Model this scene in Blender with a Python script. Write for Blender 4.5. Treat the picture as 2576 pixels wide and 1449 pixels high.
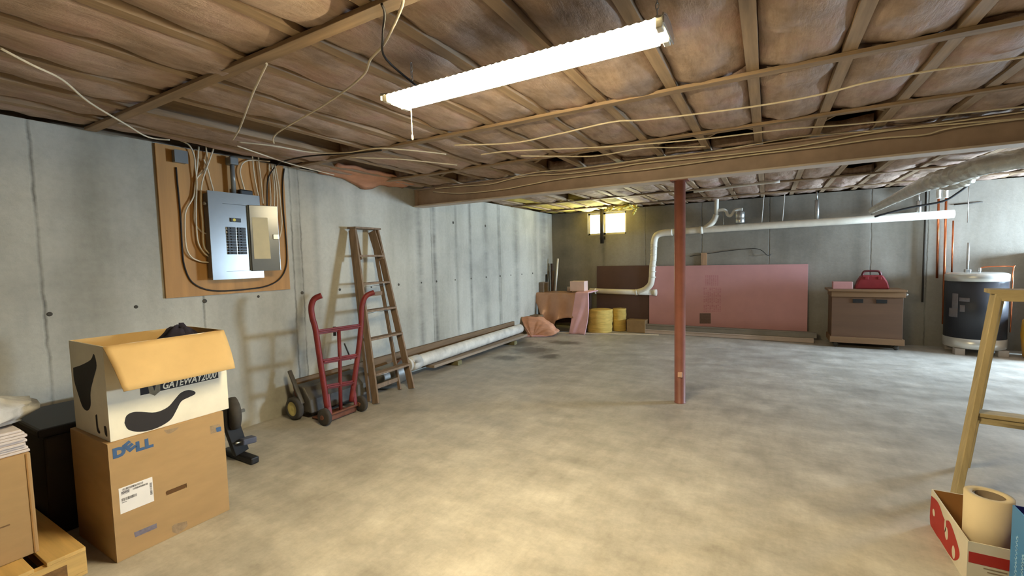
import bpy, bmesh, math, random
from mathutils import Vector, Matrix, noise
random.seed(7)
SC = bpy.context.scene
COL = SC.collection
for o in list(bpy.data.objects):
    bpy.data.objects.remove(o)

# ------------------------------------------------------------------ camera
W, HH = 2576.0, 1449.0
FPX = 1118.8
PITCH, ROLL, YAW = 0.06348, -0.02443, -0.5216
CAM = Vector((3.976, 0.0, 1.42))
FW = Vector((math.sin(YAW)*math.cos(PITCH), math.cos(YAW)*math.cos(PITCH), -math.sin(PITCH)))
_r = Vector((math.cos(YAW), -math.sin(YAW), 0)); _u = _r.cross(FW)
RT = math.cos(ROLL)*_r + math.sin(ROLL)*_u
UP = -math.sin(ROLL)*_r + math.cos(ROLL)*_u
cd = bpy.data.cameras.new('camera'); co = bpy.data.objects.new('camera', cd); COL.objects.link(co)
cd.sensor_width = 36; cd.sensor_fit = 'HORIZONTAL'; cd.lens = FPX/W*36; cd.clip_start = .05; cd.clip_end = 200
M = Matrix((RT, UP, -FW)).transposed().to_4x4(); M.translation = CAM
co.matrix_world = M
SC.camera = co

def ray(px, py): return FW + (px-W/2)/FPX*RT - (py-HH/2)/FPX*UP
def on(px, py, ax, v):
    d = ray(px, py); t = (v-CAM[ax])/d[ax]; return CAM + t*d
def onx(px, py, v=0.0): return on(px, py, 0, v)
def ony(px, py, v): return on(px, py, 1, v)
def onz(px, py, v=0.0): return on(px, py, 2, v)

D = 8.68       # back wall
H = 2.36       # top of the concrete walls
XR = 9.0       # right wall
YF = -3.0      # wall behind the camera
DOOR = (7.1, 8.5, 0.95, 1.85)   # daylight window in the right wall: y0 y1 z0 z1
WIN = (0.80, 1.585, 1.875, 2.315)  # basement window in the back wall: x0 x1 z0 z1

# ------------------------------------------------------------------ world, lights, exposure
wd = bpy.data.worlds.new('sky'); SC.world = wd; wd.use_nodes = True
bg = wd.node_tree.nodes['Background']; bg.inputs[0].default_value = (.80, .90, 1.0, 1); bg.inputs[1].default_value = 3.0

def area_light(name, loc, rot, sx, sy, power, col):
    l = bpy.data.lights.new(name, 'AREA'); l.shape = 'RECTANGLE'; l.size = sx; l.size_y = sy
    l.energy = power; l.color = col
    o = bpy.data.objects.new(name, l); COL.objects.link(o); o.location = loc; o.rotation_euler = rot
    return o
# daylight entering by the side window (right) and by the small window (back)
area_light('side_window_daylight', (XR+.24, (DOOR[0]+DOOR[1])/2, 1.42), (0, math.radians(86), math.radians(12)), .95, 1.4, 900, (.58, .78, 1.0))
area_light('window_daylight', ((WIN[0]+WIN[1])/2, D+.60, 1.80), (math.radians(-112), 0, 0), .75, .5, 220, (1, .93, .62))
SC.view_settings.view_transform = 'Standard'
SC.view_settings.look = 'None'
SC.view_settings.exposure = 0.16
SC.view_settings.gamma = 1.0
SC.view_settings.use_curve_mapping = False

# ------------------------------------------------------------------ materials
def lin(c):
    return tuple(((v/255)/12.92 if v/255 <= .04045 else ((v/255+.055)/1.055)**2.4) for v in c)
class NT:
    def __init__(s, name):
        s.m = bpy.data.materials.new(name); s.m.use_nodes = True
        s.t = s.m.node_tree; s.b = s.t.nodes['Principled BSDF']
    def n(s, k, **kw):
        x = s.t.nodes.new(k)
        for a, v in kw.items(): setattr(x, a, v)
        return x
    def l(s, a, b): s.t.links.new(a, b)
    def math(s, op, a, b=None, c=None):
        x = s.n('ShaderNodeMath', operation=op)
        for i, v in enumerate((a, b, c)):
            if v is None: continue
            if isinstance(v, (int, float)): x.inputs[i].default_value = v
            else: s.l(v, x.inputs[i])
        return x.outputs[0]
    def coords(s, scale=(1, 1, 1), kind='Object'):
        tc = s.n('ShaderNodeTexCoord'); mp = s.n('ShaderNodeMapping'); mp.inputs['Scale'].default_value = scale
        s.l(tc.outputs[kind], mp.inputs['Vector']); return mp.outputs[0]
    def noise(s, vec, scale, detail=4, rough=.55):
        x = s.n('ShaderNodeTexNoise'); x.inputs['Scale'].default_value = scale
        x.inputs['Detail'].default_value = detail; x.inputs['Roughness'].default_value = rough
        s.l(vec, x.inputs['Vector']); return x.outputs[0]
    def ramp(s, fac, stops):
        x = s.n('ShaderNodeValToRGB'); e = x.color_ramp.elements
        while len(e) < len(stops): e.new(.5)
        for i, (p, c) in enumerate(stops):
            e[i].position = p; e[i].color = tuple(c)+(1,) if len(c) == 3 else c
        s.l(fac, x.inputs[0]); return x.outputs[0]
    def mix(s, fac, a, b, mode='MIX'):
        x = s.n('ShaderNodeMix', data_type='RGBA', blend_type=mode)
        for i, v in ((0, fac), (6, a), (7, b)):
            if isinstance(v, (int, float)): x.inputs[i].default_value = v
            elif isinstance(v, tuple): x.inputs[i].default_value = v+(1,) if len(v) == 3 else v
            else: s.l(v, x.inputs[i])
        return x.outputs[2]
    def bump(s, h, strength=.3, dist=.01):
        x = s.n('ShaderNodeBump'); x.inputs['Strength'].default_value = strength; x.inputs['Distance'].default_value = dist
        s.l(h, x.inputs['Height']); s.l(x.outputs[0], s.b.inputs['Normal'])
    def col(s, v):
        if isinstance(v, tuple): s.b.inputs['Base Color'].default_value = v+(1,)
        else: s.l(v, s.b.inputs['Base Color'])
    def set(s, rough=None, metal=None, spec=None):
        if rough is not None: s.b.inputs['Roughness'].default_value = rough
        if metal is not None: s.b.inputs['Metallic'].default_value = metal
        if spec is not None: s.b.inputs['Specular IOR Level'].default_value = spec

_mc = {}
def pm(name, rgb, var=.18, scale=8, rough=.6, metal=0, bump=.15, stretch=(1, 1, 1), dist=.004, spec=.4):
    """plain procedural material: colour with noise variation and fine relief"""
    if name in _mc: return _mc[name]
    s = NT(name); c = lin(rgb)
    v = s.coords(stretch); f = s.noise(v, scale, 5, .6)
    lo = tuple(x*(1-var) for x in c); hi = tuple(min(1, x*(1+var)) for x in c)
    s.col(s.ramp(f, [(.3, lo), (.7, hi)]))
    s.set(rough, metal, spec)
    if bump: s.bump(f, bump, dist)
    _mc[name] = s.m; return s.m
def wood(name, rgb, axis=2, rough=.65, var=.3, grain=26):
    st = [1, 1, 1]; st[axis] = .07
    return pm(name, rgb, var, grain, rough, 0, .2, tuple(st), .002)

def concrete_wall(name, axis, seams, stains, base=(168, 167, 158)):
    s = NT(name); v = s.coords(); c = lin(base)
    sx = s.n('ShaderNodeSeparateXYZ'); s.l(v, sx.inputs[0]); a = sx.outputs[axis]; z = sx.outputs[2]
    big = s.noise(v, .9, 5, .6)
    st = s.coords((1.0, 1.0, .14)); streak = s.noise(st, 1.7, 4, .6)
    fine = s.noise(v, 26, 6, .7)
    col = s.ramp(big, [(.3, tuple(x*.74 for x in c)), (.5, c), (.72, tuple(min(1, x*1.16) for x in c))])
    k = s.ramp(streak, [(.36, (.62, .6, .55)), (.56, (1, 1, 1))])
    col = s.mix(.55, col, k, 'MULTIPLY')
    k = s.ramp(fine, [(.3, (.8, .8, .8)), (.6, (1, 1, 1))])
    col = s.mix(.5, col, k, 'MULTIPLY')
    wob = s.math('MULTIPLY', s.math('SUBTRACT', s.noise(s.coords((.3, .3, 3)), 2.0, 4, .7), .5), .03)
    aw = s.math('ADD', a, wob)
    brk = s.noise(s.coords((.2, .2, 1)), 3.0, 4, .7)
    tot = None
    for pos, w, amt in [(p, .014, .7) for p in seams] + list(stains):
        d = s.math('DIVIDE', s.math('ABSOLUTE', s.math('SUBTRACT', aw, pos)), w)
        q = s.math('MULTIPLY', s.math('MAXIMUM', s.math('SUBTRACT', 1.0, d), 0.0), amt)
        tot = q if tot is None else s.math('MAXIMUM', tot, q)
    tot = s.math('MULTIPLY', tot, s.ramp(brk, [(.32, (.25, .25, .25)), (.62, (1, 1, 1))]))
    col = s.mix(tot, col, (.06, .055, .045), 'MIX')
    # formwork lift line
    s.col(col); s.set(.82, 0, .25)
    hgt = s.math('ADD', s.math('MULTIPLY', fine, .4), s.math('SUBTRACT', big, s.math('MULTIPLY', tot, 1.2)))
    s.bump(hgt, .35, .012)
    return s.m

def floor_mat():
    s = NT('floor_concrete'); v = s.coords()
    big = s.noise(v, .8, 6, .62)
    mid = s.noise(s.coords((1.0, 1.6, 1)), 2.6, 6, .68)
    fine = s.noise(v, 40, 5, .7)
    sw = s.noise(s.coords((1.6, .5, 1)), 5.0, 6, .72)
    c = lin((190, 184, 172))
    col = s.ramp(mid, [(.3, tuple(x*.74 for x in c)), (.5, c), (.68, tuple(min(1, x*1.26) for x in c))])
    col = s.mix(.8, col, s.ramp(big, [(.32, (.74, .74, .74)), (.62, (1.0, 1.0, 1.0))]), 'MULTIPLY')
    col = s.mix(.6, col, s.ramp(sw, [(.35, (.72, .70, .66)), (.6, (1, 1, 1))]), 'MULTIPLY')
    col = s.mix(.3, col, s.ramp(fine, [(.3, (.7, .7, .7)), (.6, (1, 1, 1))]), 'MULTIPLY')
    # oily stains on the slab near the far left corner
    st = None
    p0 = s.n('ShaderNodeSeparateXYZ'); s.l(v, p0.inputs[0])
    wn = s.math('MULTIPLY', s.math('SUBTRACT', s.noise(v, 3.5, 5, .7), .5), 1.6)
    for (x, y, rx, ry) in [(0.8, 6.1, .42, .42), (1.0, 6.9, .4, .2), (.45, 6.5, .25, .35), (1.25, 5.8, .18, .22), (.7, 5.5, .3, .2)]:
        dx = s.math('DIVIDE', s.math('SUBTRACT', p0.outputs[0], x), rx); dy = s.math('DIVIDE', s.math('SUBTRACT', p0.outputs[1], y), ry)
        d = s.math('SQRT', s.math('ADD', s.math('MULTIPLY', dx, dx), s.math('MULTIPLY', dy, dy)))
        q = s.math('MAXIMUM', s.math('SUBTRACT', 1.0, s.math('ADD', d, wn)), 0.0)
        st = q if st is None else s.math('MAXIMUM', st, q)
    st = s.math('MINIMUM', s.math('MULTIPLY', st, 1.3), .7)
    col = s.mix(st, col, (.05, .038, .025))
    s.col(col)
    rg = s.ramp(mid, [(.3, (.36, .36, .36)), (.7, (.55, .55, .55))]); s.l(rg, s.b.inputs['Roughness'])
    s.set(None, 0, .45)
    s.bump(s.math('ADD', mid, s.math('MULTIPLY', fine, .25)), .12, .01)
    return s.m

def kraft_mat():
    s = NT('kraft_insulation'); v = s.coords()
    a = s.noise(v, 3.2, 6, .65); b = s.noise(s.coords((6, 1.2, 3)), 4, 6, .7)
    c = lin((186, 163, 146)); p = lin((192, 162, 151))
    col = s.ramp(a, [(.3, tuple(x*.66 for x in c)), (.5, c), (.7, p)])
    col = s.mix(.6, col, s.ramp(b, [(.34, (.62, .56, .48)), (.6, (1, 1, 1))]), 'MULTIPLY')
    s.col(col); s.set(.75, 0, .25); s.bump(s.math('ADD', a, b), .5, .02)
    return s.m

def emit(name, rgb, strength):
    s = NT(name); s.b.inputs['Base Color'].default_value = (.9, .9, .9, 1)
    s.b.inputs['Emission Color'].default_value = tuple(rgb)+(1,); s.b.inputs['Emission Strength'].default_value = strength
    v = s.coords(); f = s.noise(v, 3, 1, .5)
    s.l(s.ramp(f, [(0, (.88, .88, .88)), (1, (.92, .92, .92))]), s.b.inputs['Base Color'])
    return s.m
def glass(name='window_glass'):
    s = NT(name); tr = s.n('ShaderNodeBsdfTransparent'); gl = s.n('ShaderNodeBsdfGlossy'); mx = s.n('ShaderNodeMixShader')
    f = s.noise(s.coords(), 6, 4, .6); s.l(s.ramp(f, [(.3, (.90, .91, .86)), (.7, (.97, .98, .95))]), tr.inputs['Color'])
    gl.inputs['Roughness'].default_value = .05; mx.inputs[0].default_value = .06
    s.l(tr.outputs[0], mx.inputs[1]); s.l(gl.outputs[0], mx.inputs[2])
    s.l(mx.outputs[0], s.t.nodes['Material Output'].inputs['Surface'])
    return s.m

# ------------------------------------------------------------------ mesh building
class MB:
    def __init__(s): s.v = []; s.f = []; s.sm = []
    def add(s, vs, fs, smooth=False, m=None):
        n = len(s.v)
        s.v += [(m @ Vector(p)) if m else Vector(p) for p in vs]
        for f in fs: s.f.append(tuple(n+i for i in f)); s.sm.append(smooth)
        return s
    def box(s, a, b, m=None):
        (x0, y0, z0), (x1, y1, z1) = a, b
        vs = [(x0, y0, z0), (x1, y0, z0), (x1, y1, z0), (x0, y1, z0), (x0, y0, z1), (x1, y0, z1), (x1, y1, z1), (x0, y1, z1)]
        return s.add(vs, [(0, 3, 2, 1), (4, 5, 6, 7), (0, 1, 5, 4), (1, 2, 6, 5), (2, 3, 7, 6), (3, 0, 4, 7)], False, m)
    def bar(s, p, q, w, t, up=(0, 0, 1)):
        """rectangular bar from p to q; w across (side), t along the up-ish direction"""
        p, q = Vector(p), Vector(q); d = (q-p); L = d.length; d.normalize()
        sd = d.cross(Vector(up)).normalized(); u = sd.cross(d)
        vs = []
        for e in (p, q):
            for a, b in ((-1, -1), (1, -1), (1, 1), (-1, 1)): vs.append(e+sd*(a*w/2)+u*(b*t/2))
        return s.add(vs, [(0, 1, 2, 3), (7, 6, 5, 4), (0, 4, 5, 1), (1, 5, 6, 2), (2, 6, 7, 3), (3, 7, 4, 0)])
    def tube(s, pts, r, n=10, cap=True, closed=False):
        pts = [Vector(p) for p in pts]; N = len(pts)
        rs = r if isinstance(r, (list, tuple)) else [r]*N
        t0 = (pts[1]-pts[0]).normalized()
        u = t0.orthogonal().normalized(); vs = []; prev = t0
        for i, p in enumerate(pts):
            if closed: t = (pts[(i+1) % N]-pts[i-1]).normalized()
            else: t = (pts[min(i+1, N-1)]-pts[max(i-1, 0)])
            t = t.normalized() if t.length > 1e-9 else prev
            q = prev.rotation_difference(t); u = q @ u; u = (u-t*u.dot(t)).normalized(); w = t.cross(u); prev = t
            for k in range(n):
                a = 2*math.pi*k/n; vs.append(p+(u*math.cos(a)+w*math.sin(a))*rs[i])
        fs = []
        for i in range(N if closed else N-1):
            j = (i+1) % N
            for k in range(n):
                k2 = (k+1) % n; fs.append((i*n+k, i*n+k2, j*n+k2, j*n+k))
        s.add(vs, fs, True)
        if cap and not closed:
            b = len(s.v)-len(vs)
            s.f.append(tuple(b+k for k in reversed(range(n)))); s.sm.append(False)
            s.f.append(tuple(b+(N-1)*n+k for k in range(n))); s.sm.append(False)
        return s
    def lathe(s, prof, n=24, m=None, smooth=True):
        vs = []; fs = []
        for (r, z) in prof:
            for k in range(n):
                a = 2*math.pi*k/n; vs.append((r*math.cos(a), r*math.sin(a), z))
        for i in range(len(prof)-1):
            for k in range(n):
                k2 = (k+1) % n; fs.append((i*n+k, i*n+k2, (i+1)*n+k2, (i+1)*n+k))
        s.add(vs, fs, smooth, m)
        b = len(s.v)-len(vs)
        if tuple(prof[0]) == tuple(prof[-1]): return s
        if prof[0][0] > 1e-6: s.f.append(tuple(b+k for k in reversed(range(n)))); s.sm.append(False)
        if prof[-1][0] > 1e-6: s.f.append(tuple(b+(len(prof)-1)*n+k for k in range(n))); s.sm.append(False)
        return s
    def surf(s, nu, nv, fn, smooth=True, flip=False):
        vs = [Vector(fn(i/nu, j/nv)) for i in range(nu+1) for j in range(nv+1)]
        fs = []
        for i in range(nu):
            for j in range(nv):
                q = (i*(nv+1)+j, (i+1)*(nv+1)+j, (i+1)*(nv+1)+j+1, i*(nv+1)+j+1)
                fs.append(q[::-1] if flip else q)
        return s.add(vs, fs, smooth)
    def slab(s, nu, nv, fn, th):
        """curved sheet with thickness: fn(u,v) -> (point, normal)"""
        top = []; bot = []
        for i in range(nu+1):
            for j in range(nv+1):
                p, n = fn(i/nu, j/nv); p = Vector(p); n = Vector(n).normalized(); top.append(p); bot.append(p-n*th)
        k = len(top); fs = []
        ix = lambda i, j: i*(nv+1)+j
        for i in range(nu):
            for j in range(nv):
                q = (ix(i, j), ix(i+1, j), ix(i+1, j+1), ix(i, j+1)); fs.append(q); fs.append(tuple(k+a for a in q[::-1]))
        edge = [ix(i, 0) for i in range(nu+1)]+[ix(nu, j) for j in range(1, nv+1)]+[ix(i, nv) for i in range(nu-1, -1, -1)]+[ix(0, j) for j in range(nv-1, 0, -1)]
        for a in range(len(edge)):
            e, f = edge[a], edge[(a+1) % len(edge)]; fs.append((f, e, k+e, k+f))
        return s.add(top+bot, fs, True)
    def prism(s, poly, fn, th):
        """extruded outline: poly of 2D points, fn(a,b,depth) -> 3D"""
        n = len(poly); vs = [fn(a, b, 0) for a, b in poly]+[fn(a, b, th) for a, b in poly]
        fs = [tuple(range(n)), tuple(n+i for i in reversed(range(n)))]
        for i in range(n): j = (i+1) % n; fs.append((j, i, n+i, n+j))
        return s.add(vs, fs)

def mesh_obj(name, mb, mat, off=None, bevel=0, seg=2):
    me = bpy.data.meshes.new(name)
    vs = [v-off for v in mb.v] if off is not None else mb.v
    me.from_pydata([tuple(v) for v in vs], [], mb.f); me.update()
    me.polygons.foreach_set('use_smooth', mb.sm)
    bm = bmesh.new(); bm.from_mesh(me); bmesh.ops.recalc_face_normals(bm, faces=bm.faces); bm.to_mesh(me); bm.free()
    if isinstance(mat, (list, tuple)):
        for m_ in mat: me.materials.append(m_)
    else: me.materials.append(mat)
    o = bpy.data.objects.new(name, me); COL.objects.link(o)
    if bevel:
        b = o.modifiers.new('edge_bevel', 'BEVEL'); b.width = bevel; b.segments = seg; b.limit_method = 'ANGLE'; b.angle_limit = math.radians(40)
    return o
def tagit(o, label, cat, group=None):
    o['label'] = label; o['category'] = cat
    if group: o['group'] = group
    return o
class Thing:
    """an Empty at the base of a thing; parts are given in world coordinates (world=True) or in the thing's own"""
    def __init__(s, name, label, cat, loc=(0, 0, 0), rz=0, group=None):
        s.o = bpy.data.objects.new(name, None); COL.objects.link(s.o); s.o.empty_display_size = .05
        s.loc = Vector(loc); s.rz = rz
        s.o.location = s.loc; s.o.rotation_euler = (0, 0, rz); tagit(s.o, label, cat, group)
    def part(s, name, mb, mat, bevel=0, parent=None, label=None, world=True, kind=None):
        if world:
            R = Matrix.Rotation(-s.rz, 4, 'Z')
            q = MB(); q.v = [R @ (v-s.loc) for v in mb.v]; q.f = mb.f; q.sm = mb.sm
        else: q = mb
        o = mesh_obj(name, q, mat, None, bevel); o.parent = parent or s.o
        if label: o['label'] = label
        if kind: o['kind'] = kind
        return o
def single(name, mb, mat, label, cat, group=None, bevel=0):
    xs = [v.x for v in mb.v]; ys = [v.y for v in mb.v]; zs = [v.z for v in mb.v]
    off = Vector(((min(xs)+max(xs))/2, (min(ys)+max(ys))/2, min(zs)))
    o = mesh_obj(name, mb, mat, off, bevel); o.location = off
    return tagit(o, label, cat, group)
def struct(name, mb, mat, parent=None, bevel=0):
    o = mesh_obj(name, mb, mat, None, bevel)
    if parent: o.parent = parent
    else: o['kind'] = 'structure'
    return o
def smooth_path(pts, n=6):
    """Catmull-Rom through the points"""
    P = [Vector(p) for p in pts]; out = []
    for i in range(len(P)-1):
        a = P[max(i-1, 0)]; b = P[i]; c = P[i+1]; d = P[min(i+2, len(P)-1)]
        for k in range(n):
            t = k/n
            out.append(.5*((2*b)+(c-a)*t+(2*a-5*b+4*c-d)*t*t+(3*b-a-3*c+d)*t**3))
    out.append(P[-1]); return out
def fnoise(x, y, z=0, s=1): return noise.noise(Vector((x*s, y*s, z*s)))
def text_mb(txt, size, place, shear=0, depth=.0006, bold=0):
    """lettering as flat mesh; place(a,b,d) puts the letter plane into the world"""
    cu = bpy.data.curves.new('lettering', 'FONT'); cu.body = txt; cu.size = size; cu.shear = shear; cu.offset = bold; cu.resolution_u = 3
    ob = bpy.data.objects.new('lettering', cu); COL.objects.link(ob)
    bpy.context.view_layer.update()
    me = bpy.data.meshes.new_from_object(ob.evaluated_get(bpy.context.evaluated_depsgraph_get()))
    mb = MB(); mb.add([place(v.co.x, v.co.y, depth) for v in me.vertices], [tuple(p.vertices) for p in me.polygons])
    bpy.data.objects.remove(ob); bpy.data.curves.remove(cu); bpy.data.meshes.remove(me)
    return mb

# common materials
M_lum = wood('framing_lumber', (158, 134, 106), 1)
M_strap = wood('strapping_lumber', (150, 126, 98), 0)
M_sub = wood('subfloor_plywood', (150, 120, 86), 0)
M_kraft = kraft_mat()
M_white = pm('white_enamel', (232, 228, 215), .04, 6, .35, 0, .03)
M_pvc = pm('white_pvc', (226, 218, 200), .08, 9, .35, 0, .05)
M_pvcd = pm('dusty_white_pvc', (214, 208, 196), .22, 7, .45, 0, .1)
M_card = pm('cardboard', (172, 140, 96), .07, 5, .8, 0, .08, (1, 1, 3))
M_cardin = pm('cardboard_inner', (204, 170, 112), .07, 5, .8, 0, .08)
M_black = pm('black_paint', (26, 25, 25), .2, 9, .5)
M_ink = pm('black_print', (34, 31, 32), .1, 12, .7, 0, 0)
M_rubber = pm('worn_rubber', (64, 60, 55), .25, 14, .85)
M_steel = pm('galvanised_steel', (190, 190, 186), .12, 12, .35, .9, .05)
M_copper = pm('copper', (206, 120, 78), .12, 14, .3, 1, .04)
M_romex = pm('cable_sheath', (226, 212, 184), .1, 14, .55, 0, .05)
M_blackc = pm('black_cable_sheath', (38, 32, 28), .15, 14, .55, 0, .05)

# ------------------------------------------------------------------ setting: floor and walls
mb = MB(); mb.box((-.2, YF-.2, -.15), (XR+.2, D+.25, 0)); floor = struct('floor', mb, floor_mat())

seams_l = [onx(95, 600).y, onx(735, 600).y, onx(762, 700).y, onx(1088, 700).y, onx(1258, 600).y, onx(1185, 650).y, 1.877]
stains_l = [(4.50, .09, .6), (4.80, .07, .7), (5.3, .05, .4), (5.66, .06, .5), (6.1, .12, .35), (6.5, .06, .5), (7.1, .16, .45), (7.9, .12, .3), (8.3, .3, .5), (1.2, .25, .25), (3.5, .12, .3), (2.75, .06, .35), (2.95, .06, .25)]
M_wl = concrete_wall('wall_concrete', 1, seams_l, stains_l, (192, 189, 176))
mb = MB(); mb.box((-.2, YF-.2, 0), (0, D+.25, H)); wall_left = struct('wall_left', mb, M_wl)
seams_b = [2.95, 4.0, 5.35, 6.0, 1.95]
stains_b = [(1.12, .06, .4), (5.2, .12, .3), (5.75, .12, .3), (.3, .3, .3), (3.3, .25, .2)]
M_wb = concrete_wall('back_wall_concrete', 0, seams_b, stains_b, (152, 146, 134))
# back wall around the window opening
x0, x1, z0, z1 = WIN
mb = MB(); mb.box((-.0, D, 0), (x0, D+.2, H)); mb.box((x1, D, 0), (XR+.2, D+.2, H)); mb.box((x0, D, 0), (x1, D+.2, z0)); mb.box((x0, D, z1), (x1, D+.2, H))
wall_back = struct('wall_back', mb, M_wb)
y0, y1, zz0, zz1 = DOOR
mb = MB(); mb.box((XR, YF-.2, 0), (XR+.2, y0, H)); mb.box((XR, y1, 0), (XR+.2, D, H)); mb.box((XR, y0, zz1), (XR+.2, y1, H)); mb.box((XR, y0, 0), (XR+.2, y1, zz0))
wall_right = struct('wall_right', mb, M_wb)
mb = MB(); mb.box((0, YF-.2, 0), (XR, YF, H)); struct('wall_front', mb, wood('bounce_cutting_dark_wood', (84, 66, 48), 2, .6, .2, 8))  # unseen wall; its dark wood finish is made up to cut bounce light

# form-tie plugs in the left wall
M_tie = pm('tie_plug_tar', (80, 75, 66), .3, 30, .9)
TIES = [0.98, 1.43, 1.886, 2.328, 2.764, 3.211, 3.65, 4.092, 4.512, 4.823, 5.249, 5.654, 6.082, 6.519, 6.888, 7.3, 7.744]
tm = MB(); tm.lathe([(0.001, .004), (.014, .004), (.021, 0.0), (.024, -.004)], 12, Matrix.Rotation(math.pi/2, 4, 'Y'))
first = None
for i, ty in enumerate(TIES+[5.245, 2.0, .98, 6.1]):
    if first is None: o = first = struct('tie_plug', tm, M_tie, wall_left)
    else: o = first.copy(); COL.objects.link(o); o.parent = wall_left
    zt = 1.145 if i < len(TIES) else [1.98, .45, .4, 1.98][i-len(TIES)]
    o.location = (0.001, ty, zt); s_ = .55+.45*random.random(); o.scale = (1, s_, s_*.95)
# side window (right wall)
fr = MB(); t = .07
for (a, b) in (((XR+.05, y0, zz0), (XR+.13, y0+t, zz1)), ((XR+.05, y1-t, zz0), (XR+.13, y1, zz1)), ((XR+.05, y0, zz1-t), (XR+.13, y1, zz1)), ((XR+.05, y0, zz0), (XR+.13, y1, zz0+t)), ((XR+.05, (y0+y1)/2-t/2, zz0), (XR+.13, (y0+y1)/2+t/2, zz1))):
    fr.box(a, b)
struct('window_2', fr, M_white)

# basement window
xm = x0+(x1-x0)*.42
M_vinyl = pm('window_frame_vinyl', (226, 222, 206), .06, 8, .5)
fr = MB(); t = .035
for (a, b) in (((x0, D+.05, z0), (x0+t, D+.12, z1)), ((x1-t, D+.05, z0), (x1, D+.12, z1)), ((x0, D+.05, z1-t), (x1, D+.12, z1)), ((x0, D+.05, z0), (x1, D+.12, z0+t)), ((xm-.03, D+.05, z0), (xm+.03, D+.12, z1))):
    fr.box(a, b)
win = struct('window_1', fr, M_vinyl)
GL = glass()
for a, b in ((x0+t, xm-.03), (xm+.03, x1-t)):
    g = MB(); g.box((a, D+.08, z0+t), (b, D+.086, z1-t)); struct('pane', g, GL, win)
g = MB(); g.box((x0, D+.001, z0-.02), (x1, D+.12, z0)); struct('window_sill', g, M_wb, win)
# sunlit yellow boards of the window well outside
M_well = pm('window_well_yellow', (232, 214, 120), .12, 5, .8)

# ------------------------------------------------------------------ setting: ceiling
ZC = H+.26
mb = MB(); mb.box((-.2, YF-.2, ZC), (XR+.2, D+.25, ZC+.03)); ceiling = struct('ceiling', mb, M_sub)
# rim boards on top of the walls
for a, b in (((-.2, YF, H), (-.16, D+.2, ZC)), ((-.2, D+.16, H), (XR+.2, D+.2, ZC)), ((XR+.16, YF, H), (XR+.2, D, ZC)), ((0, YF-.2, H), (XR, YF-.16, ZC))):
    m_ = MB(); m_.box(a, b); struct('rim_board', m_, M_lum, ceiling)
JX = [3.90+.406*k for k in range(-9, 13)]
jm = MB()
jm.box((-.029, YF, H+.012), (.029, D+.15, H+.05)); jm.box((-.006, YF, H+.05), (.006, D+.15, H+.222)); jm.box((-.029, YF, H+.222), (.029, D+.15, ZC))
j0 = None
for x in JX:
    if j0 is None: o = j0 = struct('joist', jm, M_lum, ceiling)
    else: o = j0.copy(); COL.objects.link(o); o.parent = ceiling
    o.location = (x, 0, 0)
STRAPS = [-.4, 1.25, 2.735, 3.80, 5.55, 6.95, 8.1]
for sy in STRAPS:
    m_ = MB(); m_.box((0.02, sy-.032, H-.008), (XR, sy+.032, H+.0115)); struct('strapping', m_, M_strap, ceiling, .002)
# kraft faced batts pillowing between the joists
M_yfib = pm('bare_yellow_batt', (206, 186, 96), .2, 7, .9, 0, .5, (1, 1, 1), .015)
def batt(xa, xb, ya, yb, seed, sag=.05, z=H+.035, mat=None):
    nu, nv = 10, max(6, int((yb-ya)/.07)); m_ = MB()
    def fn(u, v):
        x = xa+(xb-xa)*u; y = ya+(yb-ya)*v
        eu = math.sin(math.pi*u)**.6; ev = min(1, 5*v*(yb-ya), 5*(1-v)*(yb-ya))
        zz = z - sag*eu*(.75+.25*ev) + .022*fnoise(x*4, y*3, seed) + .013*fnoise(x*13, y*6, seed+9) - .015*abs(fnoise(x*9, y*9, seed+4))
        return ((x, y, zz+.007*(1-eu)), (0, 0, -1))
    m_.slab(nu, nv, fn, .09)
    return struct('insulation_batt', m_, mat or M_kraft, ceiling)
YB = [YF, -.4, 1.25, 2.735, 3.80, 4.46, 5.55, 6.95, 8.1, D]
bays = [.03-.029]+JX
skip = {(3, 1), (4, 2), (4, 5), (4, 6), (4, 8), (4, 11), (2, 2), (5, 4), (5, 10), (6, 12), (4, 9), (7, 7), (6, 3)}
for bi in range(len(bays)-1):
    xa, xb = bays[bi]+.031, bays[bi+1]-.031
    if xa > XR-.3: continue
    for si in range(len(YB)-1):
        if (si, bi) in skip: continue
        if xa > 8.2 and si not in (2, 3, 4, 5): continue
        batt(xa, xb, YB[si]+.001, YB[si+1]-.001, bi*3.1+si*7.7, random.uniform(.012, .035), H+random.uniform(.026, .04), M_yfib if (si >= 7 and bi < 5) or (si == 6 and bi in (1, 3)) else None)
# wood cross-bridging in the bays beside the beam
bm0 = None
for bi in range(1, 14):
    xa, xb = bays[bi], bays[bi+1]
    for s_ in (0, 1):
        m_ = MB(); y = 4.08+.06*s_
        m_.bar((xa+.03, y, H+(.05 if s_ else .2)), (xb-.03, y, H+(.2 if s_ else .05)), .04, .019, (0, 0, 1))
        struct('bridging', m_, M_lum, ceiling)

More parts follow.
